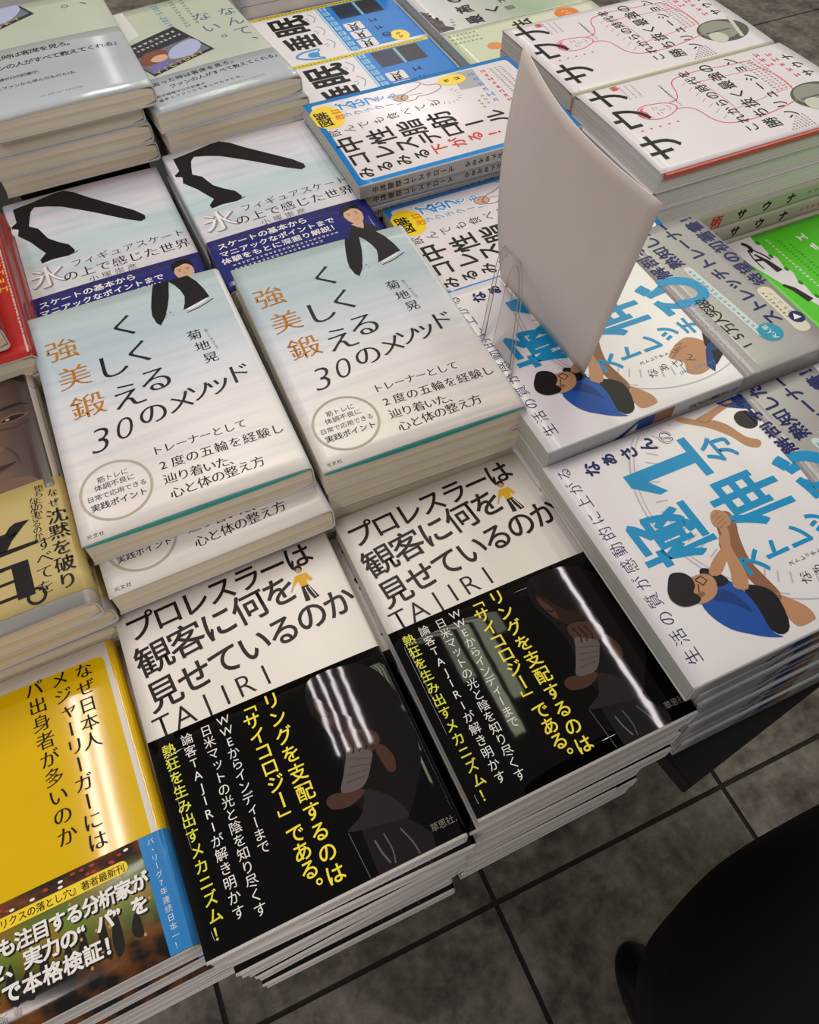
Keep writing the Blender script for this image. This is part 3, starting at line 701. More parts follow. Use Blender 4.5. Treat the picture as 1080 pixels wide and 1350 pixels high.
# ------------------------------------------------------------------ 5  stretching book (turned: its top points left)
JW = mat('cover_white_cool', '#e3e0e2', .27, bump=.00008, bscale=5.0); CYAN = mat('ink_cyan_blue', '#1790c6', .3); JNAVY = mat('ink_navy', '#121b5c', .35)
SKIN = mat('print_skin_tan', '#b98a67', .35); SKIND = mat('print_skin_shade', '#8d6248', .35); SHIRT = mat('print_blue_shirt', '#1c4fa3', .35); SHIRTD = mat('print_blue_shirt_fold', '#153a7c', .35); DARKC = mat('print_dark_trousers', '#18161b', .35); HAIR = mat('print_hair', '#161011', .3)
def stretcher(a):
    a.poly([(60, 150), (66, 146), (77.5, 141), (80, 136), (77.5, 131), (70, 132), (62, 136), (48, 140), (36, 139), (26, 138), (22, 141), (30, 146), (41, 148)], SKIND, 3, 3)   # raised leg
    a.poly([(34, 150), (25, 139), (14, 131), (7, 130.5), (5.6, 134), (6.3, 142), (14, 144), (24, 147)], SKIN, 3, 3)
    a.poly([(36, 153), (31, 143), (22, 141), (8, 146), (7, 154), (20, 158)], DARKC, 4, 3)
    a.poly([(37, 179), (40, 172), (44, 164), (42, 158), (36, 155), (24, 154), (10, 156), (4.8, 152.5), (8, 160), (13, 167), (19, 174), (28, 178.5)], SHIRT, 5, 3)
    a.poly([(40, 166), (34, 160), (22, 158), (30, 164), (36, 172)], SHIRTD, 6, 3)
    a.poly([(49, 170), (54, 168), (53, 164), (48, 160), (42, 158), (41, 164), (44, 168)], DARKC, 6, 3)
    a.poly([(50, 165), (56, 158), (62, 147), (70, 143), (78, 143), (78.5, 138), (73, 137), (62, 142), (54, 150), (47, 160)], SKIN, 7, 3)                                      # far arm
    a.poly([(38, 158), (34, 152), (42, 147), (54, 145), (65, 143), (66, 147), (54, 151), (46, 154)], SKIN, 8, 3)
    a.poly([(73, 144), (80, 142), (82, 137), (77, 133), (70, 136)], SKIN, 9, 3)
    for i in range(4): a.line([(71 + i * 2.4, 142), (73 + i * 2.3, 136.5)], .4, SKIND, 10)
    a.poly([(52, 172), (50, 166), (45, 164.5), (39, 168), (36.5, 175), (38, 181), (45, 184), (51, 180)], SKIN, 9, 4)
    a.poly([(53, 189), (58, 184), (56.5, 178), (52, 175), (47, 176), (44, 179), (41, 177), (38, 180), (39, 188), (44, 192), (49, 191.5)], HAIR, 10, 4)
    a.ell(41.5, 176, 1.5, 2.2, SKIND, 11, 12)
    a.line([(50, 174), (50.5, 170), (47, 168.5), (45.5, 172), (49.5, 174)], .7, INK, 11); a.line([(47, 174), (42, 177)], .6, INK, 11)
def art_stretch():
    a = Art(); gr = mat('print_clock_grey', '#b9b7bd', .4)
    a.ring(88, 96, 78, 78, .9, gr, 2, 96, -40, 150); a.ring(88, 96, 75.5, 75.5, .7, gr, 2, 96, -40, 150)
    a.ring(88, 96, 78, 78, .9, gr, 2, 60, 150, 200)
    for d in range(-40, 200, 6):
        t = math.radians(d); r0 = 62 if d % 30 else 58
        a.line([(88 + r0 * math.cos(t), 96 + r0 * math.sin(t)), (88 + 69 * math.cos(t), 96 + 69 * math.sin(t))], .9, gr, 2)
    a.row('生活の質が感動的に上がる', (15, 200.5), (139, 200.5), 9.2, JNAVY, wt=(-.008, -.008))
    a.colm('なぁさんの', (135.5, 184), (137.5, 132), 11, JNAVY, wt=(.035, .035))
    a.char('の', 137.8, 131.5, 11.4, JW, 5, (.04, .04)); a.char('の', 137.8, 131.5, 11, JNAVY, 6, (-.02, -.02))
    a.poly([(114, 127), (114, 160), (104, 153), (103.5, 158.5), (114, 171), (123, 171), (123, 127), (133, 127), (133, 121.5), (103.5, 121.5), (103.5, 127)], CYAN, 3)
    a.char('分', 117.5, 109, 20, CYAN, 3, (.03, .03))
    a.char('極', 78.5, 169.5, 47, CYAN, 3, (.034, .024), .74); a.char('伸', 81, 114.5, 47, CYAN, 3, (.036, .024), .76)
    a.char('び', 80, 68, 42, CYAN, 3, (.036, .03), .85)
    a.colm('ストレッチ', (45.5, 140), (52.5, 74), 17, CYAN, 4, wt=(.03, .03))
    a.colm('なぁさん', (27, 120), (28, 92), 8, INK, wt=(-.01, -.01)); a.colm('ストレッチトレーナー', (37, 121), (37.5, 88), 3.4, INK)
    a.row('(Naa Sakata)', (20, 104), (20.2, 80), 3.6, CYAN, rot=-math.pi / 2)
    stretcher(a)
    a.poly([(147.4, 62), (147.4, 88), (142, 84), (137, 76), (134, 69.8), (136, 62)], SHIRTD, 3)
    # second pair of arms at the far corner of the cover
    a.poly([(147.4, 118), (147, 114), (140, 105), (137, 98), (130, 92), (118, 88), (112, 82), (108, 86), (112, 92), (122, 96), (132, 103), (138, 110), (144, 117)], SKIN, 3, 3)
    a.poly([(141, 108), (143.5, 96), (146, 80), (143, 79), (139, 94), (136, 103)], SKIN, 3, 3)
    a.poly([(133, 85), (136, 80), (134, 74), (128, 72), (122, 76), (122, 82), (127, 86)], HAIR, 3, 3)
    return a
BGREY = mat('band_grey', '#a09e9c', .2, bump=.0001, bscale=5.0)
def art_stretch_band():
    a = Art(); f = .93; b = (.03, .03)
    T = lambda u, v: (u * f, v)
    a.row('解剖学を', T(110, 61), T(154, 64), 12.5, JNAVY, wt=b)
    a.row('熟知した', T(116, 46), T(156, 48), 12.5, JNAVY, wt=b)
    a.row('ストレッチトレーナー', T(38, 21.5), T(157, 29), 12.5, JNAVY, wt=b)
    a.row('待望の初著書！', T(75, 5.4), T(159, 9.5), 12.5, JNAVY, wt=b)
    a.row('15万人突破', T(23, 52), T(70, 54), 10, INK, wt=(.01, .01))
    a.poly([T(104, 69.5), T(98, 69.4), T(96, 60), T(90, 52), T(82, 50), T(78, 55), T(80, 66), T(79, 69.5), T(73, 69.5), T(71, 58), T(74, 46), T(84, 42), T(96, 46), T(103, 56)], CYAN, 3, 3)
    a.rrect(24, 36.5, 100, 42.5, 2.5, mat('print_pale', '#c9d4d2', .3), 3, .07); a.marks(28, 37, 97, 42, 3.6, mat('ink_teal', '#2b8ba0', .4), 4, 8)
    g = mat('ink_pale_grey', '#bdbcb8', .3)
    a.marks(30, 31, 104, 36, 3.4, g, 3, 5); a.marks(12, 64, 60, 66, 4, g, 3, 6); a.row('TAIBU TAKATA', (12, 60), (66, 61.5), 4, g)
    a.rrect(16, 3.5, 62, 14.5, 5.2, mat('print_cream', '#d3cfba', .3), 3); a.marks(30, 11, 58, 11.4, 3, INKB, 4, 7); a.row('QRコード', (34, 7), (54, 7.4), 4.2, mat('ink_grey', '#7c746c', .4))
    a.ell(29, 9.2 - 3, 5.4, 5.2, JNAVY, 5); a.poly([(27.4, 9.6), (27.4, 3.6), (32.4, 6.5)], WHITE_INK, 6)
    n = 24; a.poly([(25 + (8.6 if i % 2 else 7.6) * math.cos(math.pi * i / n), 31 + (8.6 if i % 2 else 7.6) * math.sin(math.pi * i / n)) for i in range(2 * n)], mat('ink_teal_blue', '#1d8fae', .3), 5)
    a.row('大人気', (20.5, 31), (29.5, 31.5), 4.6, WHITE_INK, 6, (.01, .01))
    return a
def art_hand(a):
    a.poly([(14, 92), (18, 80), (24, 72), (36, 74), (44, 82), (42, 92), (37, 100), (34, 103), (30, 100), (26, 97), (18, 100)], SKIN, 3, 3)
    a.poly([(16, 80), (22, 70.5), (44, 70.5), (34, 76), (26, 76)], DARKC, 4)
    for i in range(4): a.line([(33 + i * 2.6, 101 - i * 2.4), (36 + i * 1.6, 94 - i * 2)], .8, SKIND, 5)
    a.poly([(12, 84), (28, 70.5), (36, 70.5), (30, 78), (18, 86)], SHIRTD, 4)
SA = art_stretch(); art_hand(SA)
JS = Art()
for i, (y0, y1, m_) in enumerate(((136, 148, SHIRTD), (122, 136, SKIND))):
    JS.rect(.5, y0, 15.3, y1, m_, 2)
JS.poly([(0.5, 148), (15.3, 148), (3, 164)], SHIRTD, 2)
JS.row('なぁさんの1分極伸びストレッチ', (8, 108), (8, 74), 4.6, INK, 3, rot=-math.pi / 2)
for i in range(5): JS.line([(2, 70 - i * 9), (14, 64 - i * 9)], .8, mat('print_clock_grey', '#b9b7bd', .4), 2)
JSP = mat('spine_grey_white', '#b9bdba', .3)
STR = spec(148, 210, 16.2, 'L', JW, PAGES_GREY, SA, JSP, JS, r=.0012, th=.0006, band=dict(h=.0695, m=BGREY, art=art_stretch_band(), spine_m=BGREY, skew=-.02))
STB = spec(148, 210, 16.2, 'L', JW, PAGES_GREY, SA, JSP, JS, r=.0012, th=.0006, band=dict(h=.076, y0=.012, m=BGREY, art=None, spine_m=BGREY, skew=-.10))
def shift(a, dv):
    b = Art(); b.items = [([(x, y + dv) for x, y in vs], fs, m_, z) for vs, fs, m_, z in a.items]; return b
STB.band['art'] = shift(art_stretch_band(), 11)
def bowj(k): return lambda x, y: k * math.sin(math.pi * x / .148) * (.6 + .4 * math.sin(math.pi * y / .21))
zb = CZ - .53
z1 = pile('stretching_book', STB, 10, .387, .067, -.356, 90, 'topmost stretching book with whole man in blue shirt, pile nearest the black coat',
     'stretching book {} in the nearer turned pile, blue and tan spine showing', 'stretching books in the nearer pile', bowj(.0008), key='stretch_near', jit=.0015, jrot=.5,
     shifts={k: (.009 + .004 * (k - 1), (.0, .001, -.0008)[k % 3], (.1, .4, .2)[k % 3]) for k in range(1, 10)})
z2 = pile('stretching_book', STR, 4, .390, .218, -.345, 90.6, 'topmost stretching book partly hidden by the standing blank card',
     'stretching book {} in the pile beneath the standing blank card', 'stretching books in the farther pile', bowj(.0008), key='stretch_far', jit=.0015,
     shifts={1: (.001, -.003, .0)})
riser(.195, .228, .385, .36, z2)
# ------------------------------------------------------------------ 6  cholesterol book (turned: its top points left)
BLUEB = mat('cover_blue', '#1b86d2', .2, bump=.00008, bscale=6.0); IWHITE = mat('cover_panel_pale', '#ddd6d8', .2, bump=.00008, bscale=6.0)
SUN = mat('sticker_yellow', '#f0cf10', .3); BLUEI = mat('ink_sky_blue', '#3d8fd0', .3); REDI = mat('ink_red', '#cf3a2c', .35); GREYP = mat('print_panel_grey', '#a9a9ac', .35); LINE = mat('ink_outline', '#6b625e', .4)
def art_chol(red=True):
    a = Art()
    a.rrect(6, 5, 124, 193, 4, IWHITE, 1)
    b = (.022, .022)
    a.colm('飲んでも食べても', (75, 189.5), (82, 96), 11.5, INK, wt=(-.008, -.008))
    a.colm('中性脂肪', (55, 184), (56.7, 102), 24, INK, wt=b)
    a.colm('コレステロール', (33, 185), (42, 58), 20, INK, wt=b)
    for i, ch in enumerate('みるみる下がる！'):
        k = i / 7; a.char(ch, 14.5 + 10 * k, 186.5 - 116 * k, 14, REDI if i >= 4 else INK, 4, b)
    a.ell(101, 186, 19, 14, SUN, 3)
    a.char('図', 93, 190, 13, INK, 5, b); a.char('解', 105, 190, 13, INK, 5, b); a.row('改訂', (97, 176.5), (107, 176.5), 8.5, mat('ink_orange', '#d9731f', .4), 5, b)
    a.row('ズボラでも', (113, 164), (113, 164), 1, BLUEI)
    for i, ch in enumerate('ズボラでも'):
        a.char(ch, 112 - i * .6, 166 - i * 10.5, 17 if i < 3 else 10, mat('ink_halo', '#e8eef4', .3), 4, (.09, .09)); a.char(ch, 112 - i * .6, 166 - i * 10.5, 16 if i < 3 else 9.5, BLUEI, 5, (.02, .02))
    a.colm('ラクラクー！', (97.5, 169), (96.5, 122), 8.5, BLUEI)
    # hand holding a stick person
    a.line([(124, 96), (119, 92), (112, 101), (108, 112), (102, 118), (96, 116), (95, 108), (99, 103), (98, 96), (100, 86), (105, 79), (111, 80), (113, 88), (119, 92)], .8, LINE, 3, 4)
    a.ell(103, 118, 5.5, 6.5, mat('print_face', '#cfa489', .3), 3); a.ring(103, 118, 5.5, 6.5, .6, LINE, 4); a.ell(104.5, 116, .6, .6, INK, 5, 8); a.ell(104.5, 120, .6, .6, INK, 5, 8); a.line([(101, 116.5), (100.3, 118), (101, 119.5)], .5, INK, 5)
    a.line([(104, 110), (102, 98)], .6, LINE, 3); a.line([(85, 94), (90, 99)], .5, LINE, 3)
    for i in range(9): t = math.radians(150 + i * 20); a.line([(89 + 10 * math.cos(t), 82 + 10 * math.sin(t)), (89 + 14 * math.cos(t), 82 + 14 * math.sin(t))], .5, LINE, 3)
    a.quad([(90, 44), (122, 40), (122, 62), (92, 66)], GREYP, 2); a.ell(112, 65, 9, 13, SUN, 4); a.marks(112, 75, 112, 55, 8, INK, 6, 4)
    a.marks(118, 46, 60, 47, 8, BLUEI, 3, 11); a.marks(117, 34, 56, 36, 6.4, mat('ink_crimson', '#c0263a', .4), 3, 12)
    for i in range(3): a.marks(116, 26 - i * 5, 70, 27 - i * 5, 3, LINE, 3, 13 + i)
    a.marks(78, 54, 60, 54.5, 4, LINE, 3, 17); a.marks(72, 60, 56, 60.5, 4, LINE, 3, 18)
    return a
def scaled(a, sx, sy):
    b = Art(); b.items = [([(x * sx, y * sy) for x, y in vs], fs, m_, z) for vs, fs, m_, z in a.items]; return b
CA = art_chol()
IS = Art(); IS.row('中性脂肪コレステロール', (6, 185), (6, 120), 5.5, INK, 3, rot=-math.pi / 2, wt=(.02, .02)); IS.row('みるみる下がる', (6, 105), (6, 70), 5.0, INK, 3, rot=-math.pi / 2, wt=(.02, .02))
ISP = mat('spine_pale_grey', '#aaa8a6', .3)
CH = spec(130, 198, 11.5, 'L', BLUEB, PAGES_GREY, CA, ISP, IS, r=.0014, th=.0006)
z1 = pile('cholesterol_book', CH, 3, .377, .5015, -.345, 90, 'topmost blue-edged cholesterol book on the higher pile, whole title in view',
     'blue-edged cholesterol book {} in the higher pile beside the skating book', 'cholesterol books in the higher pile', lambda x, y: .0016 * math.sin(math.pi * x / .13), key='chol_a', jit=.002,
     shifts={1: (.002, .003, -.6), 2: (.003, .006, .4)})
riser(.185, .52, .372, .62, z1)
CHS = spec(117, 192, 11.5, 'L', BLUEB, PAGES_GREY, scaled(CA, .9, .97), ISP, IS, r=.0014, th=.0006)
z1 = pile('cholesterol_book', CHS, 2, .390, .3885, -.372, 90, 'blue-edged white cholesterol book lying lower, half behind the standing blank card',
     'blue-edged cholesterol book {} of the lower pile, its corner poking out right of the card', 'cholesterol books in the lower pile', lambda x, y: .0008 * math.sin(math.pi * x / .117), key='chol_b',
     shifts={1: (.006, .008, -2.0)})
riser(.205, .40, .385, .49, z1)

# ------------------------------------------------------------------ 7  sleep book (turned)
SW = mat('cover_sleep_white', '#dcd8da', .3)
def art_sleep():
    a = Art(); b = (.035, .03); dk = mat('print_photo_dark', '#2c2b31', .3); sq = mat('print_navy_panel', '#232c44', .3); rb = mat('print_royal_blue', '#1f78c8', .3)
    a.rect(0.5, 2, 126.5, 96, rb, 2)
    a.rect(0.5, 97, 126.5, 99, mat('print_pale_blue', '#8fc0de', .3), 2)
    a.char('眠', 92, 141, 50, INK, 4, b, .95); a.char('垂', 48, 140, 44, INK, 4, b, .85)
    ey = BLUEI
    a.line([(2, 128), (8, 148), (16, 158), (24, 150), (26, 128)], 3, ey, 4, 5); a.line([(4, 128), (12, 136), (24, 128)], 2, ey, 4, 5); a.ell(15, 138, 6, 7, ey, 5)
    for i in range(3):
        a.line([(20 + i * 34, 112), (32 + i * 34, 106), (44 + i * 34, 112)], 1.0, mat('ink_violet_blue', '#6f7fc0', .4), 3, 4)
        a.line([(26 + i * 34, 118), (30 + i * 34, 114)], .9, BLUEI, 3); a.line([(33 + i * 34, 119), (33 + i * 34, 114)], .9, BLUEI, 3)
    for i in range(9):
        a.rect(3 + i * 13.5, 86, 13 + i * 13.5, 94, mat('print_pale_blue', '#8fc0de', .3), 3); a.marks(4 + i * 13.5, 90, 12 + i * 13.5, 90, 6, rb, 4, i)
    for k in range(2):
        a.rect(82, 52 - k * 30, 118, 79 - k * 31, sq if k == 0 else dk, 3)
    a.rect(82, 48, 118, 51, mat('print_teal_strip', '#7fb4ae', .3), 3)
    for i, t in enumerate(('く', 'く', 'く')):
        a.rrect(6 + i * 22, 60, 25 + i * 22, 82, 2, mat('print_panel_white', '#d9d6d8', .3), 3); a.row(t, (20 + i * 22, 71), (20 + i * 22, 71), 14, INK, 5, (.02, .02), rot=0); a.marks(8 + i * 22, 71, 15 + i * 22, 71, 12, INK, 5, i)
    a.row('の', (24, 44), (24, 44), 14, mat('ink_navy', '#1a2670', .35), 5, b, rot=0); a.marks(34, 44, 74, 44, 12, mat('ink_navy', '#1a2670', .35), 5, 2); a.ell(16, 30, 13, 11, SUN, 4); a.marks(8, 30, 24, 30, 8, INK, 6, 3)
    a.marks(40, 20, 76, 20, 5, BLUEI, 4, 3); a.marks(40, 12, 76, 12, 5, BLUEI, 4, 4)
    a.rect(120, 4, 126.5, 178, mat('print_yellow_strip', '#d8c62a', .3), 5); a.marks(123.4, 10, 123.4, 170, 4, INK, 6, 5)
    return a
SL = spec(127, 188, 14, 'L', SW, PAGES_GREY, art_sleep(), SW, None, r=.0014, th=.0006)
z1 = pile('sleep_book', SL, 3, .410, .741, -.430, 90, 'white and blue sleep book partly covered by the cholesterol pile',
     'sleep book {} in the nearer of the two sleep piles', 'sleep books in the nearer pile', key='sleep')
riser(.225, .75, .405, .86, z1)
z1 = pile('sleep_book', SL, 3, .410, .8685, -.430, 90, 'white and blue sleep book showing the blue eye drawing fully, behind its twin',
     'sleep book {} in the farther of the two sleep piles', 'sleep books in the farther pile', key='sleep')
riser(.225, .875, .405, .985, z1)
z1 = pile('sleep_book', SL, 3, .412, .9975, -.402, 90, 'sleep book at the very top edge, its cream page side above a yellow line', 'sleep book {} in the pile at the very top edge', 'sleep books at the top edge', key='sleep')
riser(.225, 1.005, .405, 1.09, z1)

# ------------------------------------------------------------------ 8  misty green book and its white neighbour
FOG = ramp_mat('cover_fog_green', [(0, '#cfd3b8'), (.5, '#9fb39a'), (.75, '#b9bdb6'), (1, '#cfcfcf')], .22, wob=.25)
def art_fog():
    a = Art(); rk = mat('print_rock', '#4b4249', .35)
    a.row('最高の', (15, 148), (72, 148), 21, INK, wt=(.03, .03)); a.row('く', (29, 117), (29, 117), 20, INK, wt=(.03, .03), rot=0)
    a.row('音', (24, 97), (24, 97), 13, INK, rot=0); a.marks(36, 97, 80, 97, 10, INK, 4, 5)
    a.ell(90, 160, 9, 9, mat('sticker_orange', '#e07a1e', .35), 3)
    r = random.Random(3)
    a.poly([(3, 199), (60, 199), (56, 194), (40, 192), (28, 184), (16, 186), (8, 178), (3, 180)], rk, 2)
    for i in range(14): a.ell(6 + r.random() * 46, 186 + r.random() * 12, 2.4, 1.8, mat('print_rock_light', '#6f646a', .35), 3, 8)
    a.marks(10, 176, 30, 172, 5, LINE, 3, 2)
    return a
FG = spec(127, 200, 14, 'L', FOG, PAGES_GREY, art_fog(), FOG, None, r=.0014, th=.0006)
z1 = pile('health_book', FG, 3, .613, .845, -.420, 90, 'misty green-grey book with black title, rearmost beside the sleep books',
     'misty green-grey book {} in the rearmost pile', 'misty green books at the back', key='fog')
riser(.42, .85, .60, .96, z1)
PALE = ramp_mat('cover_pale_green', [(0, '#dcdccb'), (1, '#c9d2b4')], .2)
def art_pale():
    a = Art()
    a.char('法', 108, 103, 27, INK, 4, (.02, .02)); a.char('え', 72, 103, 26, INK, 4, (.02, .02))
    a.ell(112, 43, 13, 15, mat('sticker_orange', '#e07a1e', .35), 3); a.marks(110, 46, 110, 38, 4, WHITE_INK, 4, 1); a.marks(116, 48, 116, 38, 4, WHITE_INK, 4, 2)
    a.ell(78, 156, 8, 9, mat('sticker_orange_pale', '#d98a4a', .35), 3)
    for i in range(3): a.marks(118 - i * 9, 196, 117 - i * 9, 160, 4.4, LINE, 3, i)
    return a
PB = spec(127, 200, 14, 'L', PALE, PAGES_GREY, art_pale(), PALE, None, r=.0014, th=.0006)
z1 = pile('health_book', PB, 2, .613, .7165, -.420, 90, 'pale green-white book with an orange round sticker, between the misty green and sauna books',
     'pale green-white book {} behind the sauna pile', 'pale green books at the back', key='pale')
riser(.42, .725, .60, .83, z1)

# ------------------------------------------------------------------ 9  sauna book (turned)
KW = mat('cover_sauna_white', '#dfdadf', .27, bump=.00008, bscale=5.0); PINK = mat('ink_pink_red', '#d8566a', .4); PINKP = mat('flyleaf_coral', '#cf6a60', .6); KSP = mat('spine_cream_grey', '#b9b8a4', .35)
def art_sauna():
    a = Art(); w = (.012, .012)
    for ch, x in (('サ', 32), ('ウ', 78), ('ナ', 118)): a.char(ch, x, 203.5, 40, INK, 4, w)
    a.char('術', 127, 189, 8, REDI, 4, (.03, .03))
    a.line([(69, 168), (67, 175), (67, 184), (72, 193), (79, 195), (86, 192), (90, 184), (89, 172), (86, 162), (80, 157), (74, 159), (69, 168)], 1.0, PINK, 3, 4)
    a.poly([(70, 184), (73, 192), (79, 194.5), (85, 191), (88, 184), (84, 188), (78, 186), (73, 188)], PINK, 3, 3)
    for x in (74, 83): a.line([(x - 2, 178), (x + 2, 178)], .7, PINK, 3); a.line([(x - 1.6, 174.5), (x + 1.6, 174.5)], .6, PINK, 3)
    a.line([(78.5, 175), (77.5, 169), (79.5, 169)], .5, PINK, 3); a.line([(75, 164.5), (79, 163.5), (83, 164.5)], .6, PINK, 3)
    a.line([(74, 160), (72, 150), (64, 144), (48, 141), (38, 134), (34, 120), (34, 96), (38, 70), (44, 48)], 1.0, PINK, 3, 5)
    a.line([(85, 160), (88, 149), (98, 143), (112, 138), (119, 128), (121, 104), (118, 76), (116, 52)], 1.0, PINK, 3, 5)
    a.line([(52, 122), (54, 96), (58, 70), (60, 50)], .6, PINK, 3, 5); a.line([(104, 122), (103, 96), (101, 70), (100, 50)], .6, PINK, 3, 5)
    a.line([(34, 118), (60, 112), (90, 113), (120, 118)], .5, PINK, 3, 5); a.line([(44, 50), (78, 44), (116, 52)], 1.0, PINK, 3, 5)
    for i in range(7): a.line([(44 + i * 10, 132), (48 + i * 10, 126)], .5, PINK, 3)
    for i in range(5): a.ell(57, 206 - i * 9, 1.2, 1.2, PINK, 3, 8)
    a.row('これからの時代を', (23, 118.5), (121, 118.5), 13, INK, wt=(.01, .01)); a.row('勝ち抜く最強の', (22, 98), (121, 94), 15.5, INK, wt=(.01, .01)); a.row('ソリューション', (26, 74), (122, 66), 14, INK, wt=(.01, .01))
    a.row('サウナ', (74, 15), (106, 13), 12, INK, wt=(.02, .02)); a.marks(70, 27, 122, 25, 8, REDI, 3, 61); a.marks(96, 37, 126, 36, 8, REDI, 3, 62)
    tub = mat('print_tub_grey', '#8d9084', .4); tubd = mat('print_tub_dark', '#54564c', .4)
    a.ell(40, 32, 21, 27, tubd, 3); a.ell(42, 35, 17, 20, tub, 4); a.ell(30, 44, 10, 9, mat('print_pale_tub', '#c3c6b8', .4), 5); a.line([(22, 22), (62, 10)], 4, mat('print_pale_tub', '#c3c6b8', .4), 5); a.line([(40, 52), (40, 24)], 2, tubd, 5)
    for i in range(6): a.marks(6 + i * 3, 90 - i * 3, 6 + i * 3, 64, 2.6, LINE, 3, i)
    for i in range(3): a.marks(92 - i * 8, 152, 116 - i * 2, 150, 2.4, LINE, 3, 20 + i); a.marks(104, 186 - i * 6, 128, 184 - i * 6, 2.4, LINE, 3, 30 + i)
    for i in range(4): a.marks(60, 60 - i * 5, 118, 58 - i * 5, 3.4, PINK if i % 2 else LINE, 3, 40 + i)
    return a
KS = Art()
KS.row('術', (9, 150), (9, 150), 13, REDI, 3, rot=-math.pi / 2, wt=(.04, .04)); KS.row('ナウサ', (9, 66), (9, 122), 11, INK, 3, rot=-math.pi / 2, wt=(.05, .05)); KS.marks(12, 200, 12, 168, 2.6, LINE, 3, 1); KS.marks(6, 196, 6, 170, 2.6, LINE, 3, 2)
KS.marks(9, 48, 9, 20, 5, REDI, 3, 3)
KN = spec(135, 226, 18.5, 'L', KW, PAGES_WHITE, art_sauna(), KSP, KS, r=.0035, th=.0008, flyleaf=None, inner_m=PINKP)
def side_fly(proto_spec): pass
KR = spec(135, 226, 18.5, 'R', KW, PAGES_WHITE, art_sauna(), KSP, None, r=.0035, th=.0008, flyleaf=None)
def coral(root):
    bm = box_bm(-.0012, .004, -.0022, .02, .222, .0022); bm.verts.ensure_lookup_table()
    o = bm_obj('flyleaf', bm, PINKP, root); o.location = (-.0012, 0, KR.T - KR.th - .0024); o['label'] = 'coral red flyleaf'
z1 = pile('sauna_book', KR, 3, .640, .4365, -.360, 90, 'topmost white sauna book with pink line figure, nearer pile, coral flyleaf showing',
     'sauna book {} in the nearer pile, its page edges facing the front', 'sauna books in the nearer pile', lambda x, y: .0012 * math.sin(math.pi * x / .135), key='sauna_r', jit=.001, jrot=.3, shifts={1: (-.003, .003, .2), 2: (.0, .001, -.2)})
coral(PROTO[('sauna_r', 'top')])
z1 = pile('sauna_book', KN, 3, .642, .4345, z1 - CZ - .0006, 90.2, 'sauna book showing its lettered spine, highest of the three with spines out', 'sauna book {} of three with lettered spines facing the front', 'sauna books in the nearer pile', None, key='sauna', jit=.001, jrot=.3)
riser(.43, .45, .63, .56, z1)
z1 = pile('sauna_book', KN, 3, .640, .5735, -.3615, 90, 'topmost white sauna book with pink line figure, farther pile',
     'sauna book {} in the farther pile', 'sauna books in the farther pile', lambda x, y: .0010 * math.sin(math.pi * x / .135), key='sauna', jit=.001, jrot=.3)
riser(.43, .58, .63, .70, z1)

# ------------------------------------------------------------------ 10  green book at the right edge
GRN = mat('cover_grass_green', '#4fc21a', .3); BR = mat('ink_brush', '#2a211a', .4)
def art_green():
    a = Art()
    a.poly([(0.5, 199.5), (126.5, 199.5), (126.5, 166), (118, 168), (112, 165), (100, 166.5), (92, 163), (80, 166), (70, 163.5), (60, 167), (50, 166), (40, 168), (30, 166), (18, 169), (8, 167), (0.5, 169)], mat('print_panel_white', '#d9d6d8', .3), 2)
    a.line([(122, 180), (116, 177), (111, 177.5), (108, 181)], 4, BR, 4, 5); a.line([(111, 177), (100, 172), (92, 170)], 1.8, BR, 4, 5); a.line([(112, 181), (98, 184), (84, 184)], 1.2, BR, 4); a.line([(104, 179), (92, 175), (76, 173)], lambda t: 2 + 5 * t, BR, 4); a.line([(97, 183.5), (95, 177)], 3, BR, 4)
    a.line([(60, 183), (52, 178), (34, 174)], lambda t: 3 + 4 * t, BR, 4)
    for i in range(5): a.ell(116 - i * 20, 166 + (i % 2), 3, 1.8, mat('ink_dark_green', '#2c7a17', .4), 4, 12)
    a.marks(118, 156, 30, 156, 4, WHITE_INK, 3, 1); a.marks(112, 147, 24, 147, 3.4, mat('ink_dark_green', '#2c7a17', .4), 3, 2); a.marks(104, 140, 20, 140, 3.4, mat('ink_dark_green', '#2c7a17', .4), 3, 3)
    a.marks(114, 124, 50, 122, 13, WHITE_INK, 4, 63)
    return a
GB = spec(127, 200, 15, 'L', GRN, PAGES_WHITE, art_green(), GRN, None, r=.0014, th=.0006)
z1 = pile('green_book', GB, 3, .700, .300, -.450, 90, 'bright green book with black brush lettering under the sauna spines at the right edge',
     'bright green book {} in the pile at the right edge', 'green books at the right edge', key='green')
riser(.505, .31, .695, .42, z1)

# ------------------------------------------------------------------ 11  yellow pocket book
YB = mat('cover_yellow', '#dcb400', .07, bump=.00002, bscale=40.0); EW = mat('cover_white_frame', '#d9d4cc', .2)
def art_yellow():
    a = Art()
    a.rrect(4, 20, 106, 165, 4, YB, 1); a.rect(111.2, 2, 112.9, 171, YB, 2)
    b = (.008, -.012)
    a.colm('なぜ日本人', (93.5, 160), (88.3, 118), 8.8, INK, wt=b)
    a.colm('メジャーリーガーには', (80.5, 160.5), (80.7, 66.5), 8.8, INK, wt=b)
    a.items.clear() if False else None
    return a
def art_yellow():
    a = Art(); b = (.016, -.006)
    a.rrect(4, 20, 105.8, 165, 4, YB, 1); a.rect(109.8, 60, 112.9, 172, YB, 3)
    a.colm('なぜ日本人', (94, 160), (89.5, 118), 10.2, INK, wt=b); a.colm('メジャーリーガーには', (80.5, 160.5), (80.7, 66), 10.2, INK, wt=b); a.colm('パ出身者が多いのか', (66.5, 161), (67.5, 75), 10.4, INK, wt=b)
    return a
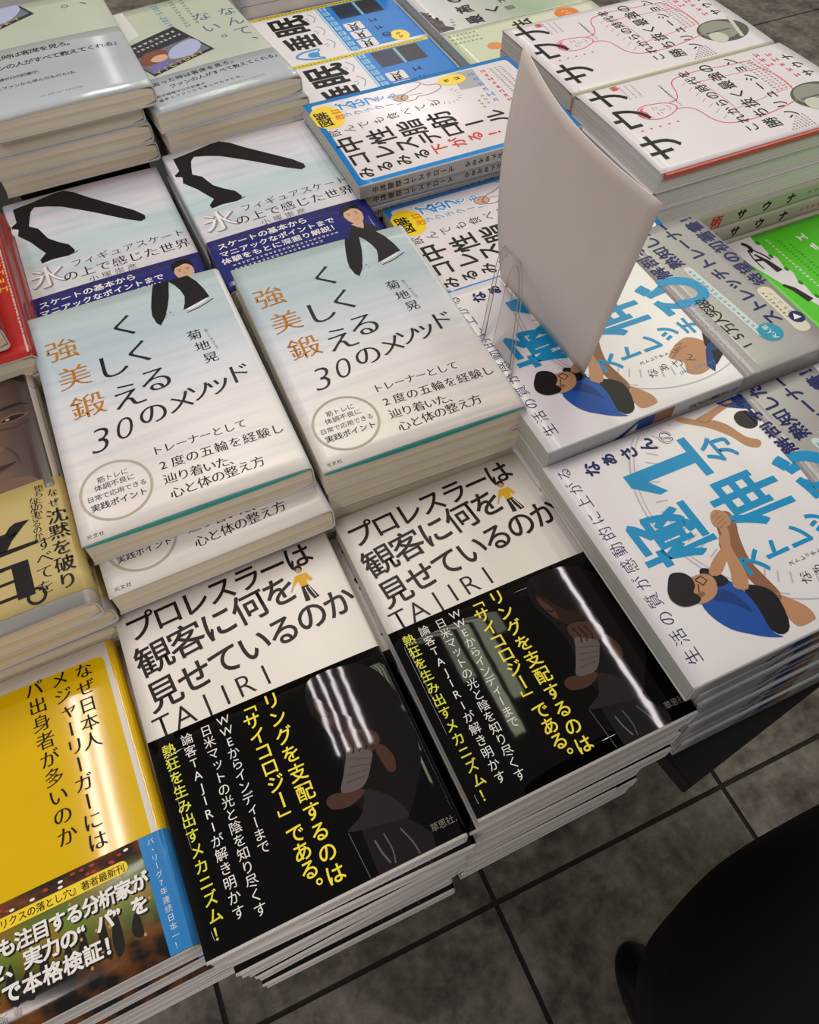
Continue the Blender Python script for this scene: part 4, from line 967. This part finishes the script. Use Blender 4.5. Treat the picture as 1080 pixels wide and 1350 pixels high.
FIELD = ramp_mat('band_field', [(0, '#0c0a08'), (.08, '#14110c'), (.13, '#46521c'), (.20, '#6c7f26'), (.27, '#58682a'), (.30, '#3a2424'), (.34, '#2c2826')], .15, streak=.8, sscale=(5, 9, 1), streak_col='#a8641e')
def art_yellow_band():
    a = Art(); bl = mat('print_band_blue', '#2f7fbf', .25)
    a.quad([(100, .6), (110.4, .6), (111, 57.6), (99, 57.6)], bl, 2, 4, 8); a.rect(110.2, .6, 112.9, 57.6, bl, 2)
    a.colm('パ・リーグ7年連続日本一！', (104.6, 54), (104.6, 4), 3.6, WHITE_INK, 4, (-.01, -.01))
    r = random.Random(5)
    for i in range(26): a.ell(4 + r.random() * 90, 52 + r.random() * 4, 1.3, .7, mat('print_seat_red', '#a83a30', .4) if i % 3 else WHITE_INK, 2, 8)
    for i in range(10): x = 10 + i * 8.5 + r.random() * 3; a.poly([(x, 8 + r.random() * 8), (x + 4, 12 + r.random() * 6), (x + 3, 24 + r.random() * 8), (x - 1, 20)], mat('print_player_dark', '#1a1712', .4), 2, 3)
    for i in range(16): a.ell(60 + r.random() * 38, 10 + r.random() * 36, .7, .9, mat('print_warm_spark', '#b88a5a', .4), 2, 7)
    a.rrect(-3, 45.2, 91.5, 51.2, 2.6, SUN, 4); a.row('『セイバーメトリクスの落とし穴』著者最新刊', (2, 48.4), (88, 48.0), 4.4, INK, 6, (.01, .01))
    b = (.04, .04)
    for t, p0, p1, s_ in (('メジャーも注目する分析家が', (0, 38), (95, 38.2), 8.6), ('人気のセ、実力の“パ”を', (0, 29), (92.5, 28.2), 8.8), ('データで本格検証！', (3, 19), (77, 17.6), 9.0)):
        a.row(t, (p0[0] + .7, p0[1] - .7), (p1[0] + .7, p1[1] - .7), s_, mat('ink_drop', '#171310', .4), 5, (.06, .06)); a.row(t, p0, p1, s_, WHITE_INK, 6, b)
    a.row('ポプラ新書', (6, 9), (32, 9), 4.4, mat('ink_grey_light', '#a59f98', .4), 6)
    return a
YS = Art(); YS.rect(.5, 1, 14, 172, YB, 1)
YW = spec(108, 165.5, 14.5, 'R', EW, PAGES_WHITE, scaled(art_yellow(), .956, .956), YB, YS, r=.004, th=.0007, band=dict(h=.0552, m=FIELD, art=scaled(art_yellow_band(), .956, .956), spine_m=mat('print_band_blue', '#2f7fbf', .25)))
pile('pocket_book', YW, 9, -.1865, .0645, -.3905, 1.5, 'yellow pocket book with ballpark photo band in the lower left corner',
     'pocket book {} beneath the yellow cover', 'yellow pocket books', lambda x, y: .0007 * math.sin(math.pi * x / .113), key='yellow', jit=.0022, jrot=.7, shifts={1: (.002, .002, -1.0), 2: (.005, -.002, .6)})

# ------------------------------------------------------------------ 12  book with a large face and a tan band
PH = ramp_mat('cover_face_grey', [(0, '#8c8a86'), (.6, '#b3b3b0'), (.94, '#a9aaa6'), (1, '#d4d2ca')], .2)
def art_face():
    a = Art(); sk = ramp_mat('photo_face', [(0, '#9a7c69'), (.5, '#8d6d5b'), (.75, '#745647'), (.92, '#4d3a31'), (1, '#3a2c26')], .2, axis='X', wob=.12)
    hr = mat('photo_hair_dark', '#1f1a18', .25); dk = mat('photo_face_dark', '#463129', .25); md = mat('photo_face_mid', '#6e5243', .25); lt = mat('photo_face_light', '#ab8b77', .25)
    a.poly([(36, 80), (36, 150), (40, 176), (60, 184), (92, 184), (116, 180), (126.6, 168), (126.6, 80)], sk, 2)
    a.poly([(34, 150), (34, 172), (50, 185), (90, 186), (112, 184.5), (126.5, 178), (126.5, 160), (121, 166), (112, 172), (96, 174), (70, 174), (48, 168), (42, 156)], hr, 3, 4)
    a.poly([(102, 147), (108, 150), (116, 150), (122, 146), (116, 148), (108, 147.6)], hr, 4)
    a.poly([(52, 147), (58, 150), (68, 150), (76, 146), (68, 148), (58, 147.6)], hr, 4)
    for x in (111, 64):
        a.poly([(x - 9, 138), (x - 4, 141.5), (x + 3, 141.8), (x + 9, 138.5), (x + 3, 136.5), (x - 4, 136.3)], md, 4, 3); a.poly([(x - 7, 138.5), (x - 2, 140.6), (x + 4, 140.4), (x + 7, 138.6), (x + 2, 137.4), (x - 3, 137.3)], hr, 5, 3); a.ell(x, 139, 2.2, 2, INK, 6, 12)
        a.ell(x - 3.2, 138.8, 1.3, .9, lt, 6, 10); a.line([(x - 9, 133), (x, 131.4), (x + 8, 134)], 1.2, dk, 4, 4)
    a.poly([(84, 146), (92, 146), (97, 126), (102, 118), (96, 114), (88, 113), (80, 114), (76, 118), (81, 126)], md, 4, 3); a.poly([(90, 142), (93, 128), (97, 121), (92, 119), (87, 124)], lt, 5, 3); a.ell(96, 116.5, 3.6, 1.8, dk, 5, 12); a.ell(81, 116.5, 3.6, 1.8, dk, 5, 12)
    a.poly([(72, 104), (82, 106.5), (88, 105.6), (95, 107), (106, 104.6), (96, 101), (88, 99), (80, 100)], dk, 5, 3); a.line([(70, 104), (82, 103.4), (96, 103.6), (107, 105.4)], .9, hr, 6, 4)
    a.line([(104, 118), (108, 110), (109, 103)], 1.2, dk, 5, 4)
    a.poly([(62, 92), (88, 95), (112, 92), (112, 80), (62, 80)], md, 4, 3)
    return a
TAN = mat('band_tan', '#b9a566', .4)
def art_face_band():
    a = Art(); b = (.012, -.02)
    a.colm('なぜ', (121, 75), (120.5, 68), 6.0, INK, wt=b); a.colm('沈黙を破り', (120, 59), (117.2, 17), 10.5, INK, wt=(.022, -.006))
    a.colm('堕ちたのか。', (115, 81), (110.5, 60), 5.0, INK, wt=b); a.colm('すべてを', (110.5, 44), (106.5, 18), 9.0, INK, wt=b); a.colm('なぜ生きるのか。', (110.5, 74), (108.6, 46), 5.0, INK, wt=b)
    a.char('者', 81, 41, 56, INK, 4, (.055, -.022))
    a.ring(101.5, 14.8, 4.2, 4.4, 1.6, INK, 5)
    return a
FS = Art(); FS.row('なぜ沈黙を破り', (9, 78), (9, 20), 6, INK, 3, rot=-math.pi / 2)
FC = spec(131, 196, 17, 'R', PH, PAGES_CREAM, scaled(art_face(), 1.03, 1.04), mat('spine_face_grey', '#a39a92', .35), None, r=.005, th=.0012, band=dict(h=.090, y0=.009, m=TAN, art=scaled(art_face_band(), 1.03, 1.04), spine_art=FS))
FC.inner_m = mat('cover_edge_white', '#d2cfc8', .4)
z1 = pile('portrait_book', FC, 2, -.2075, .2275, -.347, 1.7, 'book with a large close-up face and tan band, left edge above the yellow pocket book',
     'portrait-cover book {} in the pile at the left edge', 'portrait books at the left edge', lambda x, y: -.0012 * (1 - x / .127) + .0006, key='face', jit=.001, jrot=.5, shifts={1: (.003, .003, .5)})
z1 = pile('portrait_book', FC, 2, -.2045, .2315, z1 - CZ - .0006, 1.5, 'third portrait-cover book down in the left edge pile', 'lowest portrait-cover book of the left edge pile', 'portrait books at the left edge', None, key='face')
riser(-.195, .24, -.08, .40, z1)

# ------------------------------------------------------------------ 13  red books
REDC = mat('cover_red', '#b3201c', .25); REDD = mat('cover_red_dark', '#8c1a18', .3)
def art_red():
    a = Art(); a.colm('闘魂の記録', (119, 150), (118, 80), 10, mat('ink_yellow_gold', '#e0b81c', .35), 4, (.05, .03)); return a
def art_red():
    a = Art(); y = mat('ink_yellow_gold', '#e0b81c', .35)
    a.marks(119.5, 112, 118.5, 66, 7, y, 3, 4); a.rect(122.4, 4, 123.6, 176, mat('print_pale_edge', '#c9a9a0', .3), 3); a.marks(123, 170, 123, 20, 3, REDD, 4, 2)
    return a
RB = spec(127, 188, 17, 'R', REDC, PAGES_CREAM, art_red(), REDD, None, r=.004, th=.0010)
z1 = pile('red_book', RB, 3, -.2005, .4065, -.334, 1.5, 'red book with yellow lettering down its right side, at the left edge',
     'red book {} in the pile at the left edge', 'red books at the left edge', key='red')
riser(-.195, .415, -.08, .58, z1)
z1 = pile('red_book', RB, 1, -.2125, .4135, -.316, 3, 'red book lying crooked uppermost at the left edge, its cream page corner showing', '', 'red books at the left edge', key='red')

# ------------------------------------------------------------------ black board under the stretching books
bm = box_bm(0, 0, -.020, .46, .30, 0, .001)
o = bm_obj('display_board', bm, BLACK_LAM); o.location = (.222, .0455, zb - .0025); o.rotation_euler = (0, 0, math.radians(9.0)); tag(o, 'black board jutting out beneath the nearer stretching books', 'board')

# ------------------------------------------------------------------ blank card in a clear stand
def quadp(p, a, b):
    return [(1 - a) * (1 - b) * p[0][k] + a * (1 - b) * p[1][k] + a * b * p[2][k] + (1 - a) * b * p[3][k] for k in range(3)]
def card():
    p = [Vector((.2265, .361, CZ - .3438)), Vector((.230, .260, CZ - .3438)), Vector((.2195, .2255, CZ - .2015)), Vector((.2270, .364, CZ - .195))]
    n = 20; vs = []; fs = []; sm = []
    org = Vector((.229, .31, CZ - .3438))
    for s_ in (0, 1):
        for j in range(n + 1):
            for i in range(n + 1):
                a, b = i / n, j / n; q = Vector(quadp(p, a, b))
                q.x += -.0085 * math.sin(math.pi * a) * b * b - .0075 * math.sin(math.pi * b) * (1 - a) - (s_ * .0005)
                vs.append(tuple(q - org))
    N = (n + 1) ** 2
    for j in range(n):
        for i in range(n):
            k = j * (n + 1) + i; q = [k, k + 1, k + n + 2, k + n + 1]
            fs.append(q); fs.append([v + N for v in q[::-1]])
    rim = [i for i in range(n + 1)] + [(j + 1) * (n + 1) - 1 for j in range(1, n + 1)] + [n * (n + 1) + i for i in range(n - 1, -1, -1)] + [j * (n + 1) for j in range(n - 1, 0, -1)]
    for i in range(len(rim)):
        a, b = rim[i], rim[(i + 1) % len(rim)]; fs.append([a, a + N, b + N, b])
    o = mesh_obj('blank_card', vs, fs, mat('card_paper', '#e6dbd2', .75), smooth=True); o.location = org
    tag(o, 'blank off-white card standing upright on the stretching book', 'card')
card()
def clear_mat():
    m = bpy.data.materials.new('clear_plastic'); m.use_nodes = True; nt = m.node_tree; nt.nodes.remove(nt.nodes['Principled BSDF'])
    out = nt.nodes['Material Output']; tr = nt.nodes.new('ShaderNodeBsdfTransparent'); tr.inputs[0].default_value = (.975, .975, .965, 1)
    gl = nt.nodes.new('ShaderNodeBsdfGlossy'); gl.inputs['Roughness'].default_value = .04; fr = nt.nodes.new('ShaderNodeFresnel'); fr.inputs[0].default_value = 1.35
    tc = nt.nodes.new('ShaderNodeTexCoord'); nz = nt.nodes.new('ShaderNodeTexNoise'); nz.inputs['Scale'].default_value = 30; nt.links.new(tc.outputs['Object'], nz.inputs['Vector'])
    bp = nt.nodes.new('ShaderNodeBump'); bp.inputs['Distance'].default_value = .0002; nt.links.new(nz.outputs['Fac'], bp.inputs['Height']); nt.links.new(bp.outputs['Normal'], gl.inputs['Normal'])
    mx = nt.nodes.new('ShaderNodeMixShader'); nt.links.new(fr.outputs[0], mx.inputs[0]); nt.links.new(tr.outputs[0], mx.inputs[1]); nt.links.new(gl.outputs[0], mx.inputs[2]); nt.links.new(mx.outputs[0], out.inputs[0])
    return m
def clip():
    root = empty('clear_card_stand', (.1875, .296, CZ - .3440)); tag(root, 'clear plastic card stand with arched loop leaning against the blank card', 'card stand')
    A = Vector((0, .020, 0)); B = Vector((0, -.021, 0)); up = Vector((.0365, .050, .037))
    def pt(s_, t): return A.lerp(B, s_) + up * t
    def arch(w0, w1, top, n=28):
        out = [pt(.5 - w0, 0)]
        for i in range(1, 5): out.append(pt(.5 - w0 + (w0 - w1) * i / 5, top * .62 * i / 5))
        for i in range(n + 1):
            t = math.pi * i / n; out.append(pt(.5 - w1 * math.cos(t), top * (.62 + .38 * math.sin(t))))
        for i in range(4, 0, -1): out.append(pt(.5 + w0 - (w0 - w1) * i / 5, top * .62 * i / 5))
        out.append(pt(.5 + w0, 0)); return out
    m = clear_mat(); nrm = (B - A).cross(up).normalized()
    outer = arch(.5, .42, 1.0); inner = arch(.28, .20, .80)
    def slab(name, pts, th):
        k = len(pts); vs = [tuple(p + nrm * th / 2) for p in pts] + [tuple(p - nrm * th / 2) for p in pts]
        fs = [list(range(k)), [k + i for i in range(k - 1, -1, -1)]] + [[i, k + i, k + (i + 1) % k, (i + 1) % k] for i in range(k)]
        return mesh_obj(name, vs, fs, m, parent=root)
    # outer arm: a band between two arches; inner tongue: its own plate pressing on the card
    k = len(outer); mid = arch(.40, .33, .91); vs = []
    for d in (.0005, -.0005): vs += [tuple(p + nrm * d) for p in outer] + [tuple(p + nrm * d) for p in mid]
    fs = []
    for i in range(k - 1):
        fs += [[i, i + 1, k + i + 1, k + i], [2 * k + i, 3 * k + i, 3 * k + i + 1, 2 * k + i + 1], [i, 2 * k + i, 2 * k + i + 1, i + 1], [k + i, k + i + 1, 3 * k + i + 1, 3 * k + i]]
    fs += [[0, k, 3 * k, 2 * k], [k - 1, 3 * k - 1, 4 * k - 1, 2 * k - 1]]
    mesh_obj('arm', vs, fs, m, parent=root)
    slab('tongue', [p + Vector((.004, 0, .001)) for p in inner], .001)
    rimm = mat('plastic_rim', '#a5a198', .15, coat=.5)
    def rim(name, pts, r):
        vs = []; fs = []; ns = 8
        for i, p in enumerate(pts):
            d = (pts[min(len(pts) - 1, i + 1)] - pts[max(0, i - 1)]).normalized(); u = d.cross(nrm).normalized(); w = d.cross(u)
            for q in range(ns): t = 2 * math.pi * q / ns; vs.append(tuple(p + u * r * math.cos(t) + w * r * math.sin(t)))
        for i in range(len(pts) - 1):
            for q in range(ns): fs.append([i * ns + q, i * ns + (q + 1) % ns, (i + 1) * ns + (q + 1) % ns, (i + 1) * ns + q])
        fs += [list(range(ns)), [(len(pts) - 1) * ns + q for q in range(ns)]]
        mesh_obj(name, vs, fs, rimm, smooth=True, parent=root)
    rim('rim', outer, .00024); rim('rim', [p + Vector((.004, 0, .001)) for p in inner], .00014)
clip()

# ------------------------------------------------------------------ person in a black coat at the table corner
def person():
    CX, CY = .44, -.205
    root_bm = None
    J = {}; E_ = []
    def v(n, x, y, z, r, par=None): J[n] = (x, y, z, r); 
    sk = [('pelvis', 0, 0, .86, .125, None), ('belly', 0, .01, 1.0, .12, 'pelvis'), ('chest', 0, .0, 1.2, .13, 'belly'), ('neckb', 0, -.02, 1.36, .07, 'chest'), ('neck', 0, -.01, 1.42, .05, 'neckb'), ('chin', 0, .02, 1.49, .062, 'neck'), ('skull', 0, .005, 1.575, .085, 'chin'), ('crown', 0, -.005, 1.63, .06, 'skull')]
    for s_ in (-1, 1):
        t = 'lr'[s_ > 0]
        sk += [('hip' + t, s_ * .09, 0, .82, .09, 'pelvis'), ('knee' + t, s_ * .095, .015, .46, .055, 'hip' + t), ('ank' + t, s_ * .10, -.01, .08, .036, 'knee' + t), ('toe' + t, s_ * .115, .11, .035, .03, 'ank' + t),
               ('sh' + t, s_ * .17, -.02, 1.33, .055, 'chest'), ('elb' + t, s_ * .225, -.05, 1.05, .04, 'sh' + t), ('wr' + t, s_ * .20, .02, .84, .026, 'elb' + t), ('palm' + t, s_ * .195, .045, .77, .030, 'wr' + t)]
        for i, (dx, dl) in enumerate(((-.022, .062), (-.008, .075), (.007, .071), (.021, .057))):
            sk += [('f%d%s' % (i, t), s_ * .195 + dx * .5, .055 + dx, .735, .010, 'palm' + t), ('g%d%s' % (i, t), s_ * .193 + dx * .5, .06 + dx, .735 - dl * .6, .0085, 'f%d%s' % (i, t)), ('h%d%s' % (i, t), s_ * .188 + dx * .5, .053 + dx, .735 - dl, .0075, 'g%d%s' % (i, t))]
        sk += [('th' + t, s_ * .185, .075, .775, .011, 'palm' + t), ('tt' + t, s_ * .182, .088, .735, .009, 'th' + t)]
    idx = {s_[0]: i for i, s_ in enumerate(sk)}
    me = bpy.data.meshes.new('person'); me.from_pydata([s_[1:4] for s_ in sk], [(i, idx[s_[5]]) for i, s_ in enumerate(sk) if s_[5]], [])
    o = bpy.data.objects.new('person', me); COL.objects.link(o); o.location = (CX, CY, 0)
    md = o.modifiers.new('skin', 'SKIN'); md.use_smooth_shade = True
    for i, s_ in enumerate(sk): me.skin_vertices[0].data[i].radius = (s_[4], s_[4]); me.skin_vertices[0].data[i].use_root = (i == 0)
    sb = o.modifiers.new('sub', 'SUBSURF'); sb.levels = 1; sb.render_levels = 2
    me.materials.append(mat('skin', '#c49a7d', .5))
    tag(o, 'person in a long black coat standing at the lower right table corner', 'person')
    blk = mat('coat_black', '#070606', .9, var=.2, scale=60, bump=.002, bscale=30)
    def loft(name, rings, m, n=40, cap=True):
        vs = []; fs = []
        for (x, y, z, rx, ry, e) in rings:
            for i in range(n):
                t = 2 * math.pi * i / n; c, s_ = math.cos(t), math.sin(t)
                wob = 1 + .018 * math.sin(5 * t + z * 9) + .012 * math.sin(9 * t - z * 17)
                vs.append((x + rx * wob * math.copysign(abs(c) ** (2 / e), c), y + ry * wob * math.copysign(abs(s_) ** (2 / e), s_), z))
        for j in range(len(rings) - 1):
            for i in range(n): fs.append([j * n + i, j * n + (i + 1) % n, (j + 1) * n + (i + 1) % n, (j + 1) * n + i])
        if cap: fs.append(list(range(n))[::-1]); fs.append([(len(rings) - 1) * n + i for i in range(n)])
        ob = mesh_obj(name, vs, fs, m, smooth=True, parent=o)
        mm_ = ob.modifiers.new('sub', 'SUBSURF'); mm_.levels = 1; mm_.render_levels = 2
        return ob
    loft('coat', [(-.02, .02, .30, .215, .165, 2.4), (-.02, .02, .33, .225, .172, 2.4), (-.02, .02, .50, .25, .185, 2.6), (-.01, .025, .62, .265, .185, 2.8), (0, .02, .80, .235, .165, 2.5), (0, .0, 1.0, .20, .145, 2.3), (0, -.01, 1.18, .205, .15, 2.3), (0, -.02, 1.30, .20, .125, 2.2), (0, -.02, 1.37, .11, .085, 2), (0, -.015, 1.43, .075, .07, 2), (0, -.015, 1.455, .07, .066, 2)], blk)
    for s_ in (-1, 1):
        loft('sleeve', [(s_ * .16, -.02, 1.34, .075, .085, 2), (s_ * .20, -.035, 1.22, .075, .08, 2), (s_ * .228, -.05, 1.05, .066, .068, 2), (s_ * .215, -.01, .94, .058, .06, 2), (s_ * .20, .02, .83, .046, .048, 2)], blk, 24)
        loft('trouser_leg', [(s_ * .10, 0, .06, .06, .07, 2), (s_ * .098, .005, .30, .066, .075, 2), (s_ * .095, .012, .48, .078, .085, 2), (s_ * .09, 0, .80, .1, .105, 2)], mat('trousers_black', '#0c0b0c', .85), 24)
        loft('shoe', [(s_ * .112, .045, .002, .046, .125, 2.6), (s_ * .112, .045, .02, .048, .127, 2.6), (s_ * .112, .035, .05, .044, .112, 2.4), (s_ * .106, .0, .085, .046, .065, 2), (s_ * .10, -.008, .11, .05, .055, 2)], mat('shoe_black', '#0d0c0c', .4), 24)
    # hair and face
    hv = []; 
    loft('hair', [(0, -.03, 1.50, .075, .055, 2), (0, -.025, 1.55, .092, .075, 2), (0, -.015, 1.60, .096, .090, 2), (0, -.008, 1.65, .085, .088, 2), (0, -.005, 1.685, .05, .055, 2)], HAIR, 32)
    dk = mat('eye_dark', '#1c1512', .3)
    for s_ in (-1, 1):
        loft('eye', [(s_ * .032, .083, 1.567, .009, .004, 2), (s_ * .032, .085, 1.571, .012, .006, 2), (s_ * .032, .083, 1.575, .009, .004, 2)], dk, 12)
        loft('ear', [(s_ * .090, 0, 1.535, .008, .012, 2), (s_ * .095, -.004, 1.56, .010, .02, 2), (s_ * .092, -.004, 1.585, .008, .015, 2)], MATS['skin'], 12)
    loft('nose', [(0, .088, 1.535, .012, .012, 2), (0, .094, 1.54, .013, .013, 2), (0, .088, 1.56, .009, .010, 2), (0, .082, 1.58, .006, .006, 2)], MATS['skin'], 14)
    loft('mouth', [(0, .072, 1.505, .018, .008, 2), (0, .076, 1.51, .024, .009, 2), (0, .073, 1.515, .018, .008, 2)], mat('lip', '#9c5a4e', .45), 14)
person()

# the lettering source is not part of the place
bpy.data.objects.remove(_fo); bpy.data.curves.remove(_fc)
